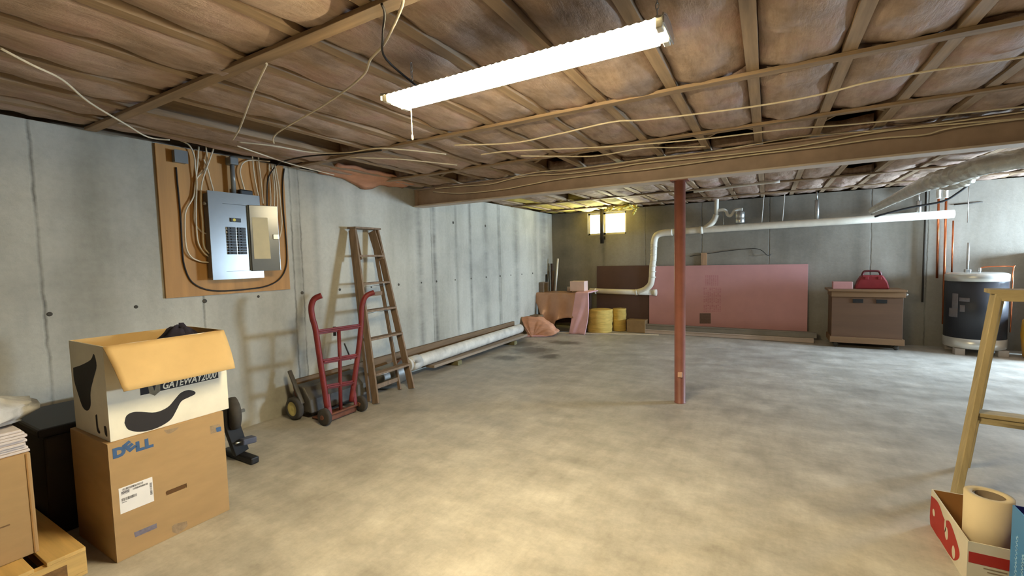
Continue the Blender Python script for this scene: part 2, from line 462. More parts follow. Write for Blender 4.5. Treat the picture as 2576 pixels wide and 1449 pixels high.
# ------------------------------------------------------------------ beam and post
M_beam = pm('brown_primer_steel', (170, 148, 130), .14, 5, .55, .0, .05)
T = Thing('steel_beam', 'long brown-grey steel I-beam under the joists, resting on the red post', 'beam', (4.8, 4.5, 2.128))
BX0, BX1 = 0.004, XR-.01
w_ = MB(); w_.box((BX0, 4.488, 2.14), (BX1, 4.502, H-.006)); T.part('web', w_, M_beam)
w_ = MB(); w_.box((BX0, 4.41, 2.128), (BX1, 4.58, 2.146)); T.part('bottom_flange', w_, pm('bounce_lit_flange', (196, 182, 168), .1, 4, .6), .003)  # paler than the web: light bounced off the floor is put into the colour
w_ = MB(); w_.box((BX0, 4.432, H-.02), (BX1, 4.562, H-.008)); T.part('top_flange', w_, M_beam, .003)
w_ = MB(); w_.box((BX0, 4.436, 2.142), (BX0+.03, 4.488, H-.02)); T.part('end_plate', w_, M_beam)
M_red = pm('red_oxide_paint', (128, 80, 68), .14, 7, .45)
T = Thing('support_post', 'red steel support post standing in the middle of the floor', 'post', (3.255, 4.47, 0))
w_ = MB(); w_.lathe([(.054, .0), (.054, .006), (.05, .008), (.05, 2.118)], 28, Matrix.Translation((3.255, 4.47, 0))); T.part('column', w_, M_red)
w_ = MB(); w_.box((3.175, 4.415, 2.118), (3.335, 4.545, 2.1275)); T.part('cap_plate', w_, M_red, .002)
w_ = MB(); w_.tube([onz(1719, 955, .3)+Vector((-.0, -.0, 0)), onz(1719, 955, .3)+Vector((.0, .0, .012))], .001, 6)
w_ = MB(); w_.box((3.245, 4.405, .26), (3.285, 4.425, .31)); T.part('paint_chip', w_, pm('chipped_filler', (196, 160, 140), .1), .004)

# ------------------------------------------------------------------ fluorescent shop light
M_tube = emit('fluorescent_tube_glow', (1.0, .835, .52), 240)
LX0, LX1, LZ, LY = 2.385, 3.675, 2.20, 1.655
T = Thing('shop_light', 'long glowing two-tube fluorescent shop light hung below the ceiling', 'light', ((LX0+LX1)/2, LY, LZ-.03))
prof = [(-.096, .005), (-.06, .019), (-.035, .023), (.035, .023), (.06, .019), (.096, .005)]
m_ = MB(); N = 130
def refl(u, v):
    k = v*(len(prof)-1); i = min(int(k), len(prof)-2); f = k-i
    y = prof[i][0]*(1-f)+prof[i+1][0]*f; z = prof[i][1]*(1-f)+prof[i+1][1]*f
    x = LX0+(LX1-LX0)*u
    if v > .999 or v < .001: z += -.006*abs(math.sin(u*math.pi*42)); 
    return ((x, LY+y, LZ+z), (0, 0, -1))
m_.slab(N, 10, refl, .0015); house = T.part('reflector', m_, M_white)
m_ = MB(); m_.box((LX0+.05, LY-.03, LZ+.0255), (LX1-.05, LY+.03, LZ+.036)); T.part('ballast_housing', m_, M_white, .004)
for dy in (-.058, .058):
    m_ = MB(); m_.tube([(LX0+.045, LY+dy, LZ-.002), (LX1-.045, LY+dy, LZ-.002)], .019, 16); T.part('tube', m_, M_tube)
    for xx, d in ((LX0+.02, 1), (LX1-.02, -1)):
        m_ = MB(); m_.box((xx-.012, LY+dy-.021, LZ-.024), (xx+.012, LY+dy+.021, LZ+.018)); T.part('lamp_holder', m_, M_white, .004)
M_clear = pm('chrome_end_cap', (200, 200, 196), .1, 8, .2, .9, 0)
for xx in (LX0, LX1-.006):
    m_ = MB(); m_.prism([(-.092, -.016), (.092, -.016), (.092, .016), (.035, .036), (-.035, .036), (-.092, .016)], lambda a, b, d, xx=xx: (xx+d, LY+a, LZ+b), .006); T.part('end_plate', m_, M_clear if xx > 3 else M_white, .002)
m_ = MB(); m_.tube(smooth_path([(LX0+.09, LY+.02, LZ-.005), (LX0+.091, LY+.02, LZ-.08), (LX0+.092, LY+.02, LZ-.165)]), .0022, 6); pc = T.part('pull_cord', m_, M_romex)
m_ = MB(); m_.lathe([(.001, -.19), (.005, -.186), (.005, -.168), (.002, -.163)], 10, Matrix.Translation((LX0+.092, LY+.02, LZ))); T.part('pull_knob', m_, M_romex, 0, pc)
for xx in (LX0+.12, LX1-.04):
    ch = MB(); zc = LZ+.034; k = 0
    while zc < H-.012:
        ang = (k % 2)*math.pi/2; R_ = Matrix.Translation((xx, LY, zc+.011)) @ Matrix.Rotation(ang, 4, 'Z')
        ch.tube([R_ @ Vector((.006*math.cos(a), 0, .013*math.sin(a))) for a in [2*math.pi*q/10 for q in range(10)]], .0016, 5, False, True)
        zc += .021; k += 1
    T.part('chain', ch, M_steel)

# ------------------------------------------------------------------ plywood backboard, panel, wiring
M_ply = wood('plywood_board', (182, 134, 74), 2, .6, .22, 9)
PY0, PY1, PZ0, PZ1 = 1.612, 2.628, 1.19, 2.352
m_ = MB(); m_.box((.001, PY0, PZ0), (.02, PY1, PZ1))
ply = single('plywood_backboard', m_, M_ply, 'orange-brown plywood sheet fixed to the wall behind the breaker panel', 'board', None, .002)
M_grey = pm('grey_enamel', (122, 126, 126), .06, 5, .24, .1, .03, spec=.6)
M_dgrey = pm('dark_grey_plastic', (52, 54, 56), .15, 10, .5)
XF = .125
a = onx(520, 482, XF); b = onx(655, 490, XF); c = onx(538, 706, XF); d = onx(662, 697, XF)
py0 = (a.y+c.y)/2; py1 = (b.y+d.y)/2; pz0 = (c.z+d.z)/2; pz1 = (a.z+b.z)/2
T = Thing('breaker_panel', 'grey metal breaker panel with its door hanging open, on the plywood', 'breaker panel', (.021, (py0+py1)/2, pz0))
m_ = MB(); m_.box((.021, py0+.015, pz0+.015), (XF-.012, py1-.015, pz1-.015)); T.part('box', m_, M_grey, .002)
oy0 = onx(568, 650, XF).y; oy1 = onx(629, 650, XF).y; oz0 = onx(600, 682, XF).z; oz1 = onx(600, 515, XF).z
m_ = MB()
for aa, bb in (((XF-.012, py0, pz0), (XF, oy0, pz1)), ((XF-.012, oy1, pz0), (XF, py1, pz1)), ((XF-.012, oy0, pz0), (XF, oy1, oz0)), ((XF-.012, oy0, oz1), (XF, oy1, pz1))): m_.box(aa, bb)
T.part('cover', m_, M_grey)
m_ = MB(); m_.box((XF-.03, oy0, oz0), (XF-.008, oy1, oz1)); T.part('dead_front', m_, M_grey, .002)
cz = onx(600, 572, XF).z; cz1 = onx(600, 640, XF).z; cy = (oy0+oy1)/2
nb = 10; bw = (oy1-oy0)*.33
bk = MB(); bk.box((0, -bw/2, -.012), (.016, bw/2, .012)); bk.box((.016, -bw*.18, -.005), (.026, bw*.18, .005))
f0 = None
for side in (-1, 1):
    for i in range(nb):
        if f0 is None: o = f0 = T.part('breaker', bk, M_dgrey, .001, world=False)
        else: o = f0.copy(); COL.objects.link(o); o.parent = T.o
        o.location = Vector((XF-.008, cy+side*(bw*.62), cz1+(cz-cz1)*(i+.5)/nb))-T.loc; o.scale = (1, 1, (cz-cz1)/nb/.026)
m_ = MB(); m_.box((XF-.008, cy-.004, cz1), (XF-.004, cy+.004, cz)); T.part('centre_strip', m_, M_steel)
wt = pm('white_label_tape', (226, 222, 206), .05, 9, .6)
for side, n_ in ((-1, 2), (1, 3)):
    for i in range(n_):
        m_ = MB(); zz = cz-.014-.03*i; yy = cy+side*bw*1.05; m_.box((XF-.008, yy-.012, zz-.008), (XF-.003, yy+.012, zz+.008)); T.part('circuit_label', m_, wt)
mz = onx(596, 554, XF).z
m_ = MB(); m_.box((XF-.008, cy-.04, mz-.016), (XF+.006, cy+.04, mz+.016)); mbk = T.part('main_breaker', m_, M_dgrey, .002)
m_ = MB(); m_.tube([(XF+.004, cy-.016, mz), (XF+.009, cy-.016, mz)], .012, 14); T.part('breaker_light_spot', m_, pm('yellow_light_spot', (226, 210, 96), .05), 0, mbk)  # yellow disc painted in for the light on the main breaker
# open door
dw = (oy1-oy0)*1.12; ang = math.radians(24)
du = Vector((math.sin(ang), math.cos(ang), 0)); dn = Vector((math.cos(ang), -math.sin(ang), 0))
hg = Vector((XF+.002, oy1+.012, 0))
def dr(a_, b_, d_=0): return hg+du*a_+dn*d_+Vector((0, 0, b_))
m_ = MB(); m_.prism([(0, oz0-.005), (dw, oz0-.005), (dw, oz1+.005), (0, oz1+.005)], lambda a_, b_, d_: dr(a_, b_, d_), .014); door = T.part('door', m_, M_grey, .004)
m_ = MB(); m_.prism([(.02, oz0+.1), (dw*.66, oz0+.1), (dw*.62, oz1-.1), (.02, oz1-.1)], lambda a_, b_, d_: dr(a_, b_, .0145+d_), .0012); T.part('circuit_directory', m_, pm('yellowed_paper', (222, 208, 168), .06, 9, .8), 0, door)
lz = onx(690, 596, .2).z
m_ = MB(); m_.prism([(dw-.05, lz-.022), (dw-.006, lz-.022), (dw-.006, lz+.022), (dw-.05, lz+.022)], lambda a_, b_, d_: dr(a_, b_, .0145+d_), .012); T.part('latch', m_, M_steel, .003, door)
m_ = MB(); m_.tube([(XF-.05, py0-.01, pz1-.1), (XF-.05, py0+.016, pz1-.1)], .014, 10); T.part('cable_clamp', m_, M_steel)

# grey junction box and grey conduit
a = onx(432, 378, .03); b = onx(466, 413, .03)
T = Thing('junction_box', 'small square grey junction box on the plywood, left of the breaker panel', 'junction box', (.021, (a.y+b.y)/2, b.z))
m_ = MB(); m_.box((.021, a.y, b.z), (.07, b.y, a.z)); T.part('box', m_, M_grey, .003)
m_ = MB(); m_.box((.0702, a.y-.003, b.z-.003), (.074, b.y+.003, a.z+.003)); T.part('cover_plate', m_, M_grey, .001)
a = onx(574, 372, .07); b = onx(583, 482, .07)
T = Thing('conduit_riser', 'grey plastic conduit rising from the panel top to the joists', 'conduit', (.075, a.y+.02, pz1))
m_ = MB(); m_.tube([(.075, a.y+.02, pz1-.014), (.075, a.y+.02, H-.02)], .018, 14); T.part('pipe', m_, M_grey)
zz = onx(580, 415, .07).z
m_ = MB(); m_.box((.035, a.y-.015, zz), (.115, a.y+.055, H-.03)); T.part('access_fitting', m_, M_grey, .008)
m_ = MB(); m_.box((.05, a.y+.06, pz1-.012), (.1, a.y+.17, pz1+.045)); single('cable_connector', m_, M_black, 'black cable connector on top of the breaker panel', 'connector', None, .01)

def cable(pts, r, mat, label, n=5):
    m_ = MB(); m_.tube(smooth_path(pts, n), r, 6)
    xs = [v.x for v in m_.v]
    return single('cable', m_, mat, label, 'cable')
def PXs(lst, x): return [onx(a_, b_, x) for a_, b_ in lst]
def PZs(lst, z): return [onz(a_, b_, z) for a_, b_ in lst]
def PYs(lst, y): return [ony(a_, b_, y) for a_, b_ in lst]
cable(PXs([(443, 421), (446, 458), (454, 543), (459, 634), (465, 673), (481, 707), (512, 726), (554, 732), (618, 728), (670, 720), (703, 702), (720, 670), (721, 619), (713, 527), (711, 467), (715, 424)], .03), .006, M_blackc, 'dark cable looping in a wide U under the breaker panel')
cable(PXs([(518, 369), (520, 418), (494, 451), (487, 494), (469, 527), (465, 558), (468, 618), (481, 646), (506, 658), (530, 660)], .045), .006, M_romex, 'pale cable bowing farthest left of the panel before entering its side low down')
cable(PXs([(500, 369), (494, 445), (490, 512), (490, 558), (506, 582), (526, 590)], .035), .006, M_romex, 'pale cable entering the left side of the panel at mid height')
cable(PXs([(427, 345), (472, 362), (488, 391), (491, 421), (495, 460), (493, 527), (497, 603), (512, 634), (528, 647)], .055), .006, M_romex, 'pale cable curving over from the wall top and down the left of the panel')
cable(PXs([(539, 369), (527, 403), (508, 460), (506, 512), (510, 560), (513, 618), (527, 638)], .065), .006, M_romex, 'pale cable closest to the left edge of the breaker panel')
cable(PXs([(512, 400), (522, 425), (530, 455), (538, 484)], .05), .006, M_romex, 'short pale cable running into the top left corner of the panel')
cable(PXs([(617, 484), (605, 440), (606, 420), (614, 408), (633, 403), (679, 406)], .05), .006, M_romex, 'pale cable arching over right of the grey conduit')
cable(PXs([(650, 493), (641, 451), (636, 410), (634, 378)], .05), .006, M_romex, 'pale cable dropping into the top right of the panel, first beside the arch')
cable(PXs([(662, 512), (656, 451), (651, 412), (650, 388)], .045), .006, M_romex, 'pale cable dropping behind the open panel door, second beside the arch')
cable(PXs([(672, 520), (673, 457), (684, 430), (700, 412)], .05)+PZs([(727, 402), (783, 392), (894, 385), (960, 378)], 2.325), .006, M_blackc, 'black cable from the panel side rising to the ceiling and running right')
for k, (pp, lb) in enumerate([
    ([(679, 560), (681, 500), (678, 450), (677, 412)], 'pale cable of the bundle right of the panel, nearest the panel'),
    ([(688, 600), (690, 524), (690, 467), (683, 412)], 'pale cable in the middle of the bundle right of the panel'),
    ([(697, 560), (698, 524), (695, 467), (687, 415)], 'pale cable second from the right of the panel bundle'),
    ([(692, 606), (703, 597), (709, 561), (706, 520), (701, 467), (692, 416)], 'pale cable on the right of the bundle, hooked into the panel door side')]):
    cable(PXs(pp, .035+.008*(k % 2)), .006, M_romex, lb)
# ceiling cables
ZW = 2.332
for pp, lb in [
    ([(0, 121), (82, 164), (157, 201), (224, 257), (317, 313), (373, 345), (427, 352)], 'thin pale cable crossing the ceiling at the far left towards the panel'),
    ([(671, 160), (634, 239), (604, 320), (585, 352)], 'pale cable running down the ceiling to the grey conduit'),
    ([(689, 361), (697, 335), (820, 261), (909, 194), (932, 149), (968, 108), (1009, 22), (1014, -12)], 'pale cable snaking over the ceiling left of the shop light'),
    ([(596, 357), (689, 367), (783, 383), (870, 384), (947, 373), (1010, 376), (1082, 383), (1122, 388)], 'pale cable from the panel top running right under the joists'),
    ([(596, 367), (708, 405), (760, 420), (840, 440)], 'short pale cable running from the panel along the wall top'),
    ([(880, 396), (1000, 400), (1082, 408), (1150, 415)], 'short pale cable on the ceiling left of the beam end'),
    ([(2640, 132), (2576, 143), (2335, 179), (2175, 209), (2063, 238), (1914, 265), (1765, 285), (1616, 302), (1538, 307), (1396, 339), (1285, 360), (1143, 365)], 'long pale cable crossing the ceiling, nearest to the shop light'),
    ([(2640, 262), (2324, 294), (2138, 313), (1989, 324), (1877, 337), (1765, 350), (1616, 363), (1490, 371), (1285, 380), (1210, 389)], 'long pale cable crossing the ceiling just before the beam'),
    ([(1776, 368), (1700, 371), (1616, 373), (1500, 392), (1400, 393), (1310, 392)], 'pale cable ending at a joist left of the red post')]:
    cable(PZs(pp, ZW), .0055, M_romex, lb)
for pp, lb in [
    ([(1285, 448), (1326, 437), (1380, 430), (1435, 426), (1543, 412), (1616, 401), (1728, 388), (1840, 373), (1974, 349), (2100, 336), (2230, 327), (2400, 312), (2640, 292)], 'uppermost pale cable stapled along the beam face'),
    ([(1095, 474), (1163, 468), (1231, 463), (1285, 450), (1340, 441), (1435, 436), (1543, 422), (1616, 410), (1765, 396), (1951, 376), (2063, 358), (2175, 337), (2361, 311), (2640, 272)], 'middle pale cable of three along the beam face'),
    ([(1090, 482), (1149, 486), (1204, 483), (1272, 475), (1326, 465), (1408, 450), (1543, 434), (1616, 427), (1728, 412), (1877, 391), (2063, 369), (2212, 348), (2324, 339), (2399, 321), (2640, 290)], 'lowest pale cable of three along the beam face')]:
    cable(PYs(pp, 4.424), .006, M_romex, lb)
p1 = Vector((LX0+.16, LY, LZ+.04))
cable([onz(960, 10, 2.34), onz(968, 37, 2.33), onz(963, 93, 2.32), onz(971, 149, 2.31), p1], .005, M_blackc, 'dark power cord dropping to the left end of the shop light')

# ------------------------------------------------------------------ hand truck
M_htr = pm('worn_red_paint', (114, 36, 34), .25, 9, .52, 0, .1)
M_rust = pm('rusty_steel', (112, 70, 52), .3, 14, .7, .2, .2)
T = Thing('hand_truck', 'old red steel hand truck with curled handles, standing by the ladder', 'hand truck', (.56, 2.69, 0))
def HT(px, py, lean): return onx(px, py, lean)
XB, XT = .58, .52
def hx(z): return XB+(XT-XB)*z/1.15
def htp(px, py):
    x = XB
    for _ in range(4): p = onx(px, py, x); x = hx(p.z)
    return p
rails = []
for pts in ([(824, 1030), (805, 905), (794, 830), (786, 800), (783, 772), (787, 752), (798, 743)], [(884, 1010), (902, 880), (908, 820), (909, 800), (911, 768), (917, 745), (930, 735)]):
    P = [htp(*q) for q in pts]
    P[-2].x += .02; P[-1].x += .06
    m_ = MB(); sp = smooth_path(P, 6)
    m_.tube(sp, .025, 12); T.part('rail', m_, M_htr); rails.append(P)
for (l, r_) in (((798, 836), (906, 820)), ((812, 910), (898, 895)), ((820, 974), (888, 962))):
    a, b = htp(*l), htp(*r_); mid = (a+b)/2+Vector((0, 0, .0))
    m_ = MB(); m_.bar(a, b, .012, .045, (0, 0, 1)); m_.bar(a+Vector((.012, 0, 0)), b+Vector((.012, 0, 0)), .02, .014, (0, 0, 1)); T.part('crossbar', m_, M_htr, .004)
m_ = MB(); m_.tube([htp(852, 828), htp(855, 903), htp(856, 968), htp(857, 1030)], .017, 10); T.part('centre_bar', m_, M_htr)
wl, wr = onx(808, 1055, .62), onx(908, 1022, .62)
wz = .075
ax0 = Vector((.6, 2.50, wz)); ax1 = Vector((.6, 2.905, wz))
m_ = MB(); m_.tube([ax0, ax1], .011, 10); T.part('axle', m_, M_rust)
for p in (ax0, ax1):
    m_ = MB(); R_ = Matrix.Translation(p) @ Matrix.Rotation(math.pi/2, 4, 'X')
    m_.lathe([(.02, -.026), (.048, -.024), (.056, -.02), (.075, -.018), (.075, .018), (.056, .02), (.048, .024), (.02, .026)], 26, R_); wh = T.part('wheel', m_, M_rubber)
    m_ = MB(); m_.lathe([(.018, -.034), (.022, -.03), (.022, .03), (.018, .034)], 14, R_); T.part('hub', m_, M_rust, 0, wh)
m_ = MB(); m_.box((.36, 2.545, .012), (.585, 2.86, .024)); T.part('nose_plate', m_, M_rust, .003)
m_ = MB(); m_.box((.572, 2.545, .02), (.588, 2.86, .08)); T.part('nose_plate_flange', m_, M_rust, .003)
for yy in (2.56, 2.845):
    m_ = MB(); m_.bar((.575, yy, .26), (.6, yy, wz), .012, .035, (0, 1, 0)); T.part('axle_bracket', m_, M_htr, .002)
a = htp(872, 870); b = htp(890, 905)
m_ = MB(); m_.tube([a+Vector((-.03, 0, .02)), b+Vector((-.04, 0, 0))], .007, 8); T.part('brace_rod', m_, M_black)
m_ = MB(); m_.tube([htp(845, 822)+Vector((-.02, 0, 0)), htp(846, 845)+Vector((-.02, 0, 0))], .014, 8); T.part('release_catch', m_, M_black)

# ------------------------------------------------------------------ wooden stepladder, folded against the wall
M_lad = wood('weathered_ladder_wood', (128, 107, 86), 2, .7, .28, 30)
T = Thing('folded_stepladder', 'tall weathered wooden stepladder folded and leaning on the concrete wall', 'ladder', (.5, 3.4, 0))
FL0, FL1 = Vector((.575, 3.115, 0)), Vector((.535, 3.68, 0)); TL0, TL1 = Vector((.10, 3.335, 1.80)), Vector((.10, 3.66, 1.795))
dirn = (TL0-FL0).normalized(); out = Vector((.96, 0, .26)).normalized()
for a, b in ((FL0, TL0), (FL1, TL1)):
    m_ = MB(); m_.bar(a+Vector((0, 0, .008)), b, .085, .022, (0, 1, 0)); T.part('front_rail', m_, M_lad, .003)
for z in (1.50, 1.203, .919, .631, .284):
    f = z/1.8; a = FL0.lerp(TL0, f); b = FL1.lerp(TL1, f)
    m_ = MB(); m_.box((a.x-.05, a.y+.01, z-.011), (a.x+.045, b.y-.01, z+.011)); T.part('step', m_, M_lad, .003)
for z in (1.185, .905, .265):
    f = z/1.8; a = FL0.lerp(TL0, f); b = FL1.lerp(TL1, f)
    m_ = MB(); m_.tube([(a.x-.01, a.y+.01, z-.012), (b.x-.01, b.y-.01, z-.012)], .0035, 6); T.part('truss_rod', m_, M_steel)
m_ = MB(); m_.box((.035, TL0.y-.02, 1.795), (.165, TL1.y+.02, 1.815)); T.part('top_cap', m_, M_lad, .003)
B0, B1 = Vector((.455, 3.14, .0)), Vector((.43, 3.6, .0)); C0, C1 = Vector((.055, 3.34, 1.78)), Vector((.055, 3.645, 1.78))
for a, b in ((B0, C0), (B1, C1)):
    m_ = MB(); m_.bar(a+Vector((0, 0, .006)), b, .04, .02, (0, 1, 0)); T.part('rear_rail', m_, M_lad, .002)
for z in (.12, 1.08):
    f = z/1.78; a = B0.lerp(C0, f); b = B1.lerp(C1, f)
    m_ = MB(); m_.bar(a, b, .02, .045, (0, 0, 1)); T.part('rear_stretcher', m_, M_lad, .002)
for yy, s_ in ((3.345, 1), (3.635, -1)):
    m_ = MB(); m_.bar((.075, yy+.012*s_, 1.78), (.17, yy-.01*s_, 1.45), .11, .012, (0, 1, 0)); T.part('top_side_plate', m_, M_lad, .002)
m_ = MB(); m_.bar((.26, 3.26, 1.13), (.3, 3.25, .95), .03, .004, (0, 1, 0)); T.part('paint_streak', m_, pm('old_white_paint', (226, 220, 210), .1))

# ------------------------------------------------------------------ old lawn sweeper and bin by the wall
M_dk = pm('dull_dark_metal', (84, 80, 74), .25, 8, .6, .1, .15)
M_hub = pm('yellowed_hub', (206, 190, 120), .12, 10, .5)
wp = Vector((.215, 2.475, .105))
T = Thing('lawn_sweeper', 'old dark metal lawn sweeper with a yellow-hubbed wheel, behind the hand truck', 'lawn sweeper', (.25, 2.9, 0))
m_ = MB(); m_.prism([(.11, .06), (.38, .06), (.36, .18), (.27, .29), (.15, .3), (.1, .2)], lambda a_, b_, d_: (a_, 2.53+d_, b_), .78); T.part('hopper', m_, M_dk, .012)
for yy in (2.475, 3.36):
    R_ = Matrix.Translation((.215, yy, .105)) @ Matrix.Rotation(math.pi/2, 4, 'X')
    m_ = MB(); m_.lathe([(.066, -.03), (.092, -.03), (.105, -.018), (.105, .018), (.092, .03), (.066, .03), (.066, -.03)], 28, R_); wh = T.part('wheel', m_, M_rubber)
    m_ = MB(); m_.lathe([(.001, -.02), (.016, -.022), (.018, -.012), (.05, -.008), (.066, -.026), (.07, -.022), (.07, .022), (.066, .026), (.05, .01), (.016, .02), (.001, .02)], 24, R_); hb = T.part('hub', m_, M_hub, 0, wh)
m_ = MB(); m_.tube([(.215, 2.47, .105), (.215, 3.37, .105)], .01, 8); T.part('axle', m_, M_rust)
m_ = MB(); m_.bar((.3, 2.50, .15), (.13, 2.5, .44), .02, .035, (0, 1, 0)); T.part('handle_bracket', m_, M_dk, .003)
m_ = MB(); m_.bar((.2, 2.515, .2), (.16, 2.515, .34), .03, .02, (0, 1, 0)); T.part('height_lever', m_, M_rust, .003)
m_ = MB(); m_.tube([(.33, 2.56, .07), (.33, 3.3, .07)], .035, 14); T.part('brush_roller', m_, M_rubber)
T = Thing('metal_bin', 'dull grey metal bin lying on its side behind the ladder feet', 'bin', (.25, 3.6, 0))
m_ = MB(); R_ = Matrix.Translation((.22, 3.47, .135)) @ Matrix.Rotation(-math.pi/2, 4, 'X')
m_.lathe([(.001, 0), (.115, 0), (.12, .01), (.13, .36), (.133, .37), (.12, .37), (.112, .02), (.001, .015)], 28, R_); T.part('body', m_, pm('dull_zinc', (132, 130, 124), .2, 7, .45, .4, .1))
m_ = MB(); m_.tube([(.3, 3.62, .22), (.36, 3.66, .3), (.37, 3.7, .32)], .01, 8); T.part('handle', m_, M_rust)

# ------------------------------------------------------------------ long white pipe on planks along the left wall
M_plank = wood('grey_brown_plank', (146, 128, 108), 1, .75, .28, 20)
T = Thing('pvc_pipe', 'long fat white plastic pipe lying on planks along the left wall', 'pipe', (.17, 5.7, .12))
pa, pb = Vector((.205, 4.0, .180)), Vector((.125, 6.95, .182))
m_ = MB(); m_.tube([pa.lerp(pb, k/12) for k in range(13)], .079, 24); pp_ = T.part('pipe', m_, M_pvcd)
d_ = (pb-pa).normalized(); m_ = MB(); m_.tube([pa+d_*.0, pa+d_*.02, pa+d_*.02, pa+d_*.17], [.083, .087, .087, .087], 24); T.part('collar', m_, M_pvcd)
m_ = MB(); m_.tube([pa-d_*.04, pa+d_*.001], .081, 24); T.part('end_cap', m_, M_pvcd)
for i, (tpos, s_) in enumerate(((.36, .05), (.38, .03), (.62, .03), (.8, .025))):
    pass
M_pl = [M_plank, wood('brown_plank', (122, 98, 72), 1, .75, .3, 20)]
for i, (xx, ya, yb, z, wd_, th, lb) in enumerate(((.235, 4.35, 6.9, .045, .14, .036, 'front plank under the fat white pipe'), (.07, 3.86, 6.95, .045, .13, .04, 'rear plank under the fat white pipe, against the wall'), (.028, 2.62, 6.9, .22, .036, .19, 'dark board on edge against the wall behind the white pipe'))):
    m_ = MB(); m_.box((xx-wd_/2, ya, z-th/2+.035*(i < 2)), (xx+wd_/2, yb, z+th/2+.035*(i < 2)-.034*(i < 2)*0)); single('plank', m_, M_pl[i > 0], lb, 'plank', 'planks along the left wall', .002)
for i, yy in enumerate((4.84, 6.4)):
    m_ = MB(); m_.box((.02, yy-.045, .001), (.345, yy+.045, .0615)); single('timber_block', m_, wood('mossy_timber', (120, 112, 78), 0, .8, .3, 18), ('wooden block poking out from under the planks, near the ladder', 'wooden block under the planks near the far corner')[i], 'block', 'blocks under the planks', .003)

# ------------------------------------------------------------------ left foreground: pallet and boxes
M_pal = wood('pallet_wood', (206, 170, 104), 1, .7, .22, 18)
T = Thing('pallet', 'wooden shipping pallet under the cardboard box at the left edge', 'pallet', (.72, .2, 0))
PX0, PX1, PYa, PYb = .25, 1.225, -.42, .728
for i in range(7):
    yy = PYa+(PYb-PYa-.13)*i/6
    m_ = MB(); m_.box((PX0, yy, .112), (PX1, yy+.13, .130)); T.part('deck_board', m_, wood('pallet_wood_x', (206, 170, 104), 0, .7, .22, 18), .002)
for xx in (PX0, (PX0+PX1)/2-.02, PX1-.04):
    m_ = MB(); m_.box((xx, PYa, .018), (xx+.04, PYb-.08 if 0 else PYb, .112)); T.part('stringer', m_, M_pal, .002)
for i in range(3):
    yy = PYa+(PYb-PYa-.1)*i/2
    m_ = MB(); m_.box((PX0, yy, 0), (PX1, yy+.1, .018)); T.part('bottom_board', m_, wood('pallet_wood_x', (206, 170, 104), 0), .002)
m_ = MB(); m_.box((1.2255, .56, .03), (1.2265, .66, .085)); T.part('printed_mark', m_, pm('faded_pallet_stamp', (120, 88, 48), .3, 40))

def carton(name, label, x0, x1, y0, y1, z0, z1, rz=0, mat=M_card, piv=None):
    cx, cy = (x0+x1)/2, (y0+y1)/2
    T = Thing(name, label, 'box', (cx, cy, z0), rz)
    return T
T = Thing('cardboard_box', 'plain brown cardboard box standing on the pallet at the left edge', 'box', (.8, .3, .131))
m_ = MB(); m_.box((.55, .06, .131), (1.075, .612, .6)); T.part('carton', m_, M_card, .004)
m_ = MB(); m_.box((1.0752, .595, .131), (1.078, .6, .598)); T.part('corner_seam', m_, pm('cardboard_seam', (160, 118, 66), .1, 9, .8))
m_ = MB(); m_.box((1.0755, .38, .3), (1.0762, .53, .306)); T.part('scuff_mark', m_, pm('scuff', (120, 92, 60), .2, 20, .8))
# paper stack and crumpled plastic bag on it
M_paper = pm('paper_stack', (214, 204, 200), .12, 30, .8, 0, .2, (1, 1, 14))
m_ = MB()
for i in range(9):
    z = .601+i*.012; dx = random.uniform(-.012, .012); dy = random.uniform(-.012, .012)
    m_.box((.6+dx, .1+dy, z), (1.06+dx, .605+dy, z+.0112))
single('paper_stack', m_, M_paper, 'stack of white papers on the box at the left edge', 'paper', None, .002)
M_bag = pm('plastic_bag_film', (222, 220, 214), .08, 10, .3, 0, .2)
_b = NT('plastic_bag'); _f = _b.noise(_b.coords(), 9, 5, .6); _b.col(_b.ramp(_f, [(.3, (.55, .54, .52)), (.7, (.82, .82, .80))])); _b.set(.25, 0, .5); _b.b.inputs['Transmission Weight'].default_value = .25; _b.bump(_f, .6, .02)
m_ = MB()
def bagf(u, v):
    th = 2*math.pi*u; ph = math.pi*v
    r = 1+.22*fnoise(math.cos(th)*2, math.sin(th)*2, ph*2)+.12*abs(fnoise(th*3, ph*5, 4))
    x = .86+.22*r*math.cos(th)*math.sin(ph)**.6; y = .43+.25*r*math.sin(th)*math.sin(ph)**.6
    z = .712+.085*(1-math.cos(ph))*(1+.35*fnoise(x*7, y*7, 2))*(.75+.5*(x-.7))
    return (x, y, z)
m_.surf(36, 18, bagf); single('plastic_bag', m_, _b.m, 'crumpled translucent white plastic bag on the paper stack', 'bag')
# dark tote behind
T = Thing('dark_tote', 'dark storage tote in the shadow between the pallet box and the stacked boxes', 'tote', (.42, .98, 0))
m_ = MB(); m_.prism([(-.25, 0), (.25, 0), (.27, .55), (-.27, .55)], lambda a_, b_, d_: (.44+a_, .74+d_, b_), .5); T.part('body', m_, pm('dark_brown_plastic', (40, 32, 26), .2, 6, .6), .01)
m_ = MB(); m_.box((.155, .72, .552), (.725, 1.26, .6)); T.part('lid', m_, pm('dark_blue_plastic', (24, 22, 28), .2, 6, .5), .012)

# big brown computer carton
DX0, DX1, DY0, DY1, DZ = .79, 1.262, .822, 1.346, .59
T = Thing('computer_carton', 'large brown cardboard carton with blue lettering under the cow-spotted box', 'box', ((DX0+DX1)/2, (DY0+DY1)/2, 0))
m_ = MB(); hz = onx(442, 1232, DX1).z; hy0, hy1 = onx(417, 1240, DX1).y, onx(470, 1225, DX1).y
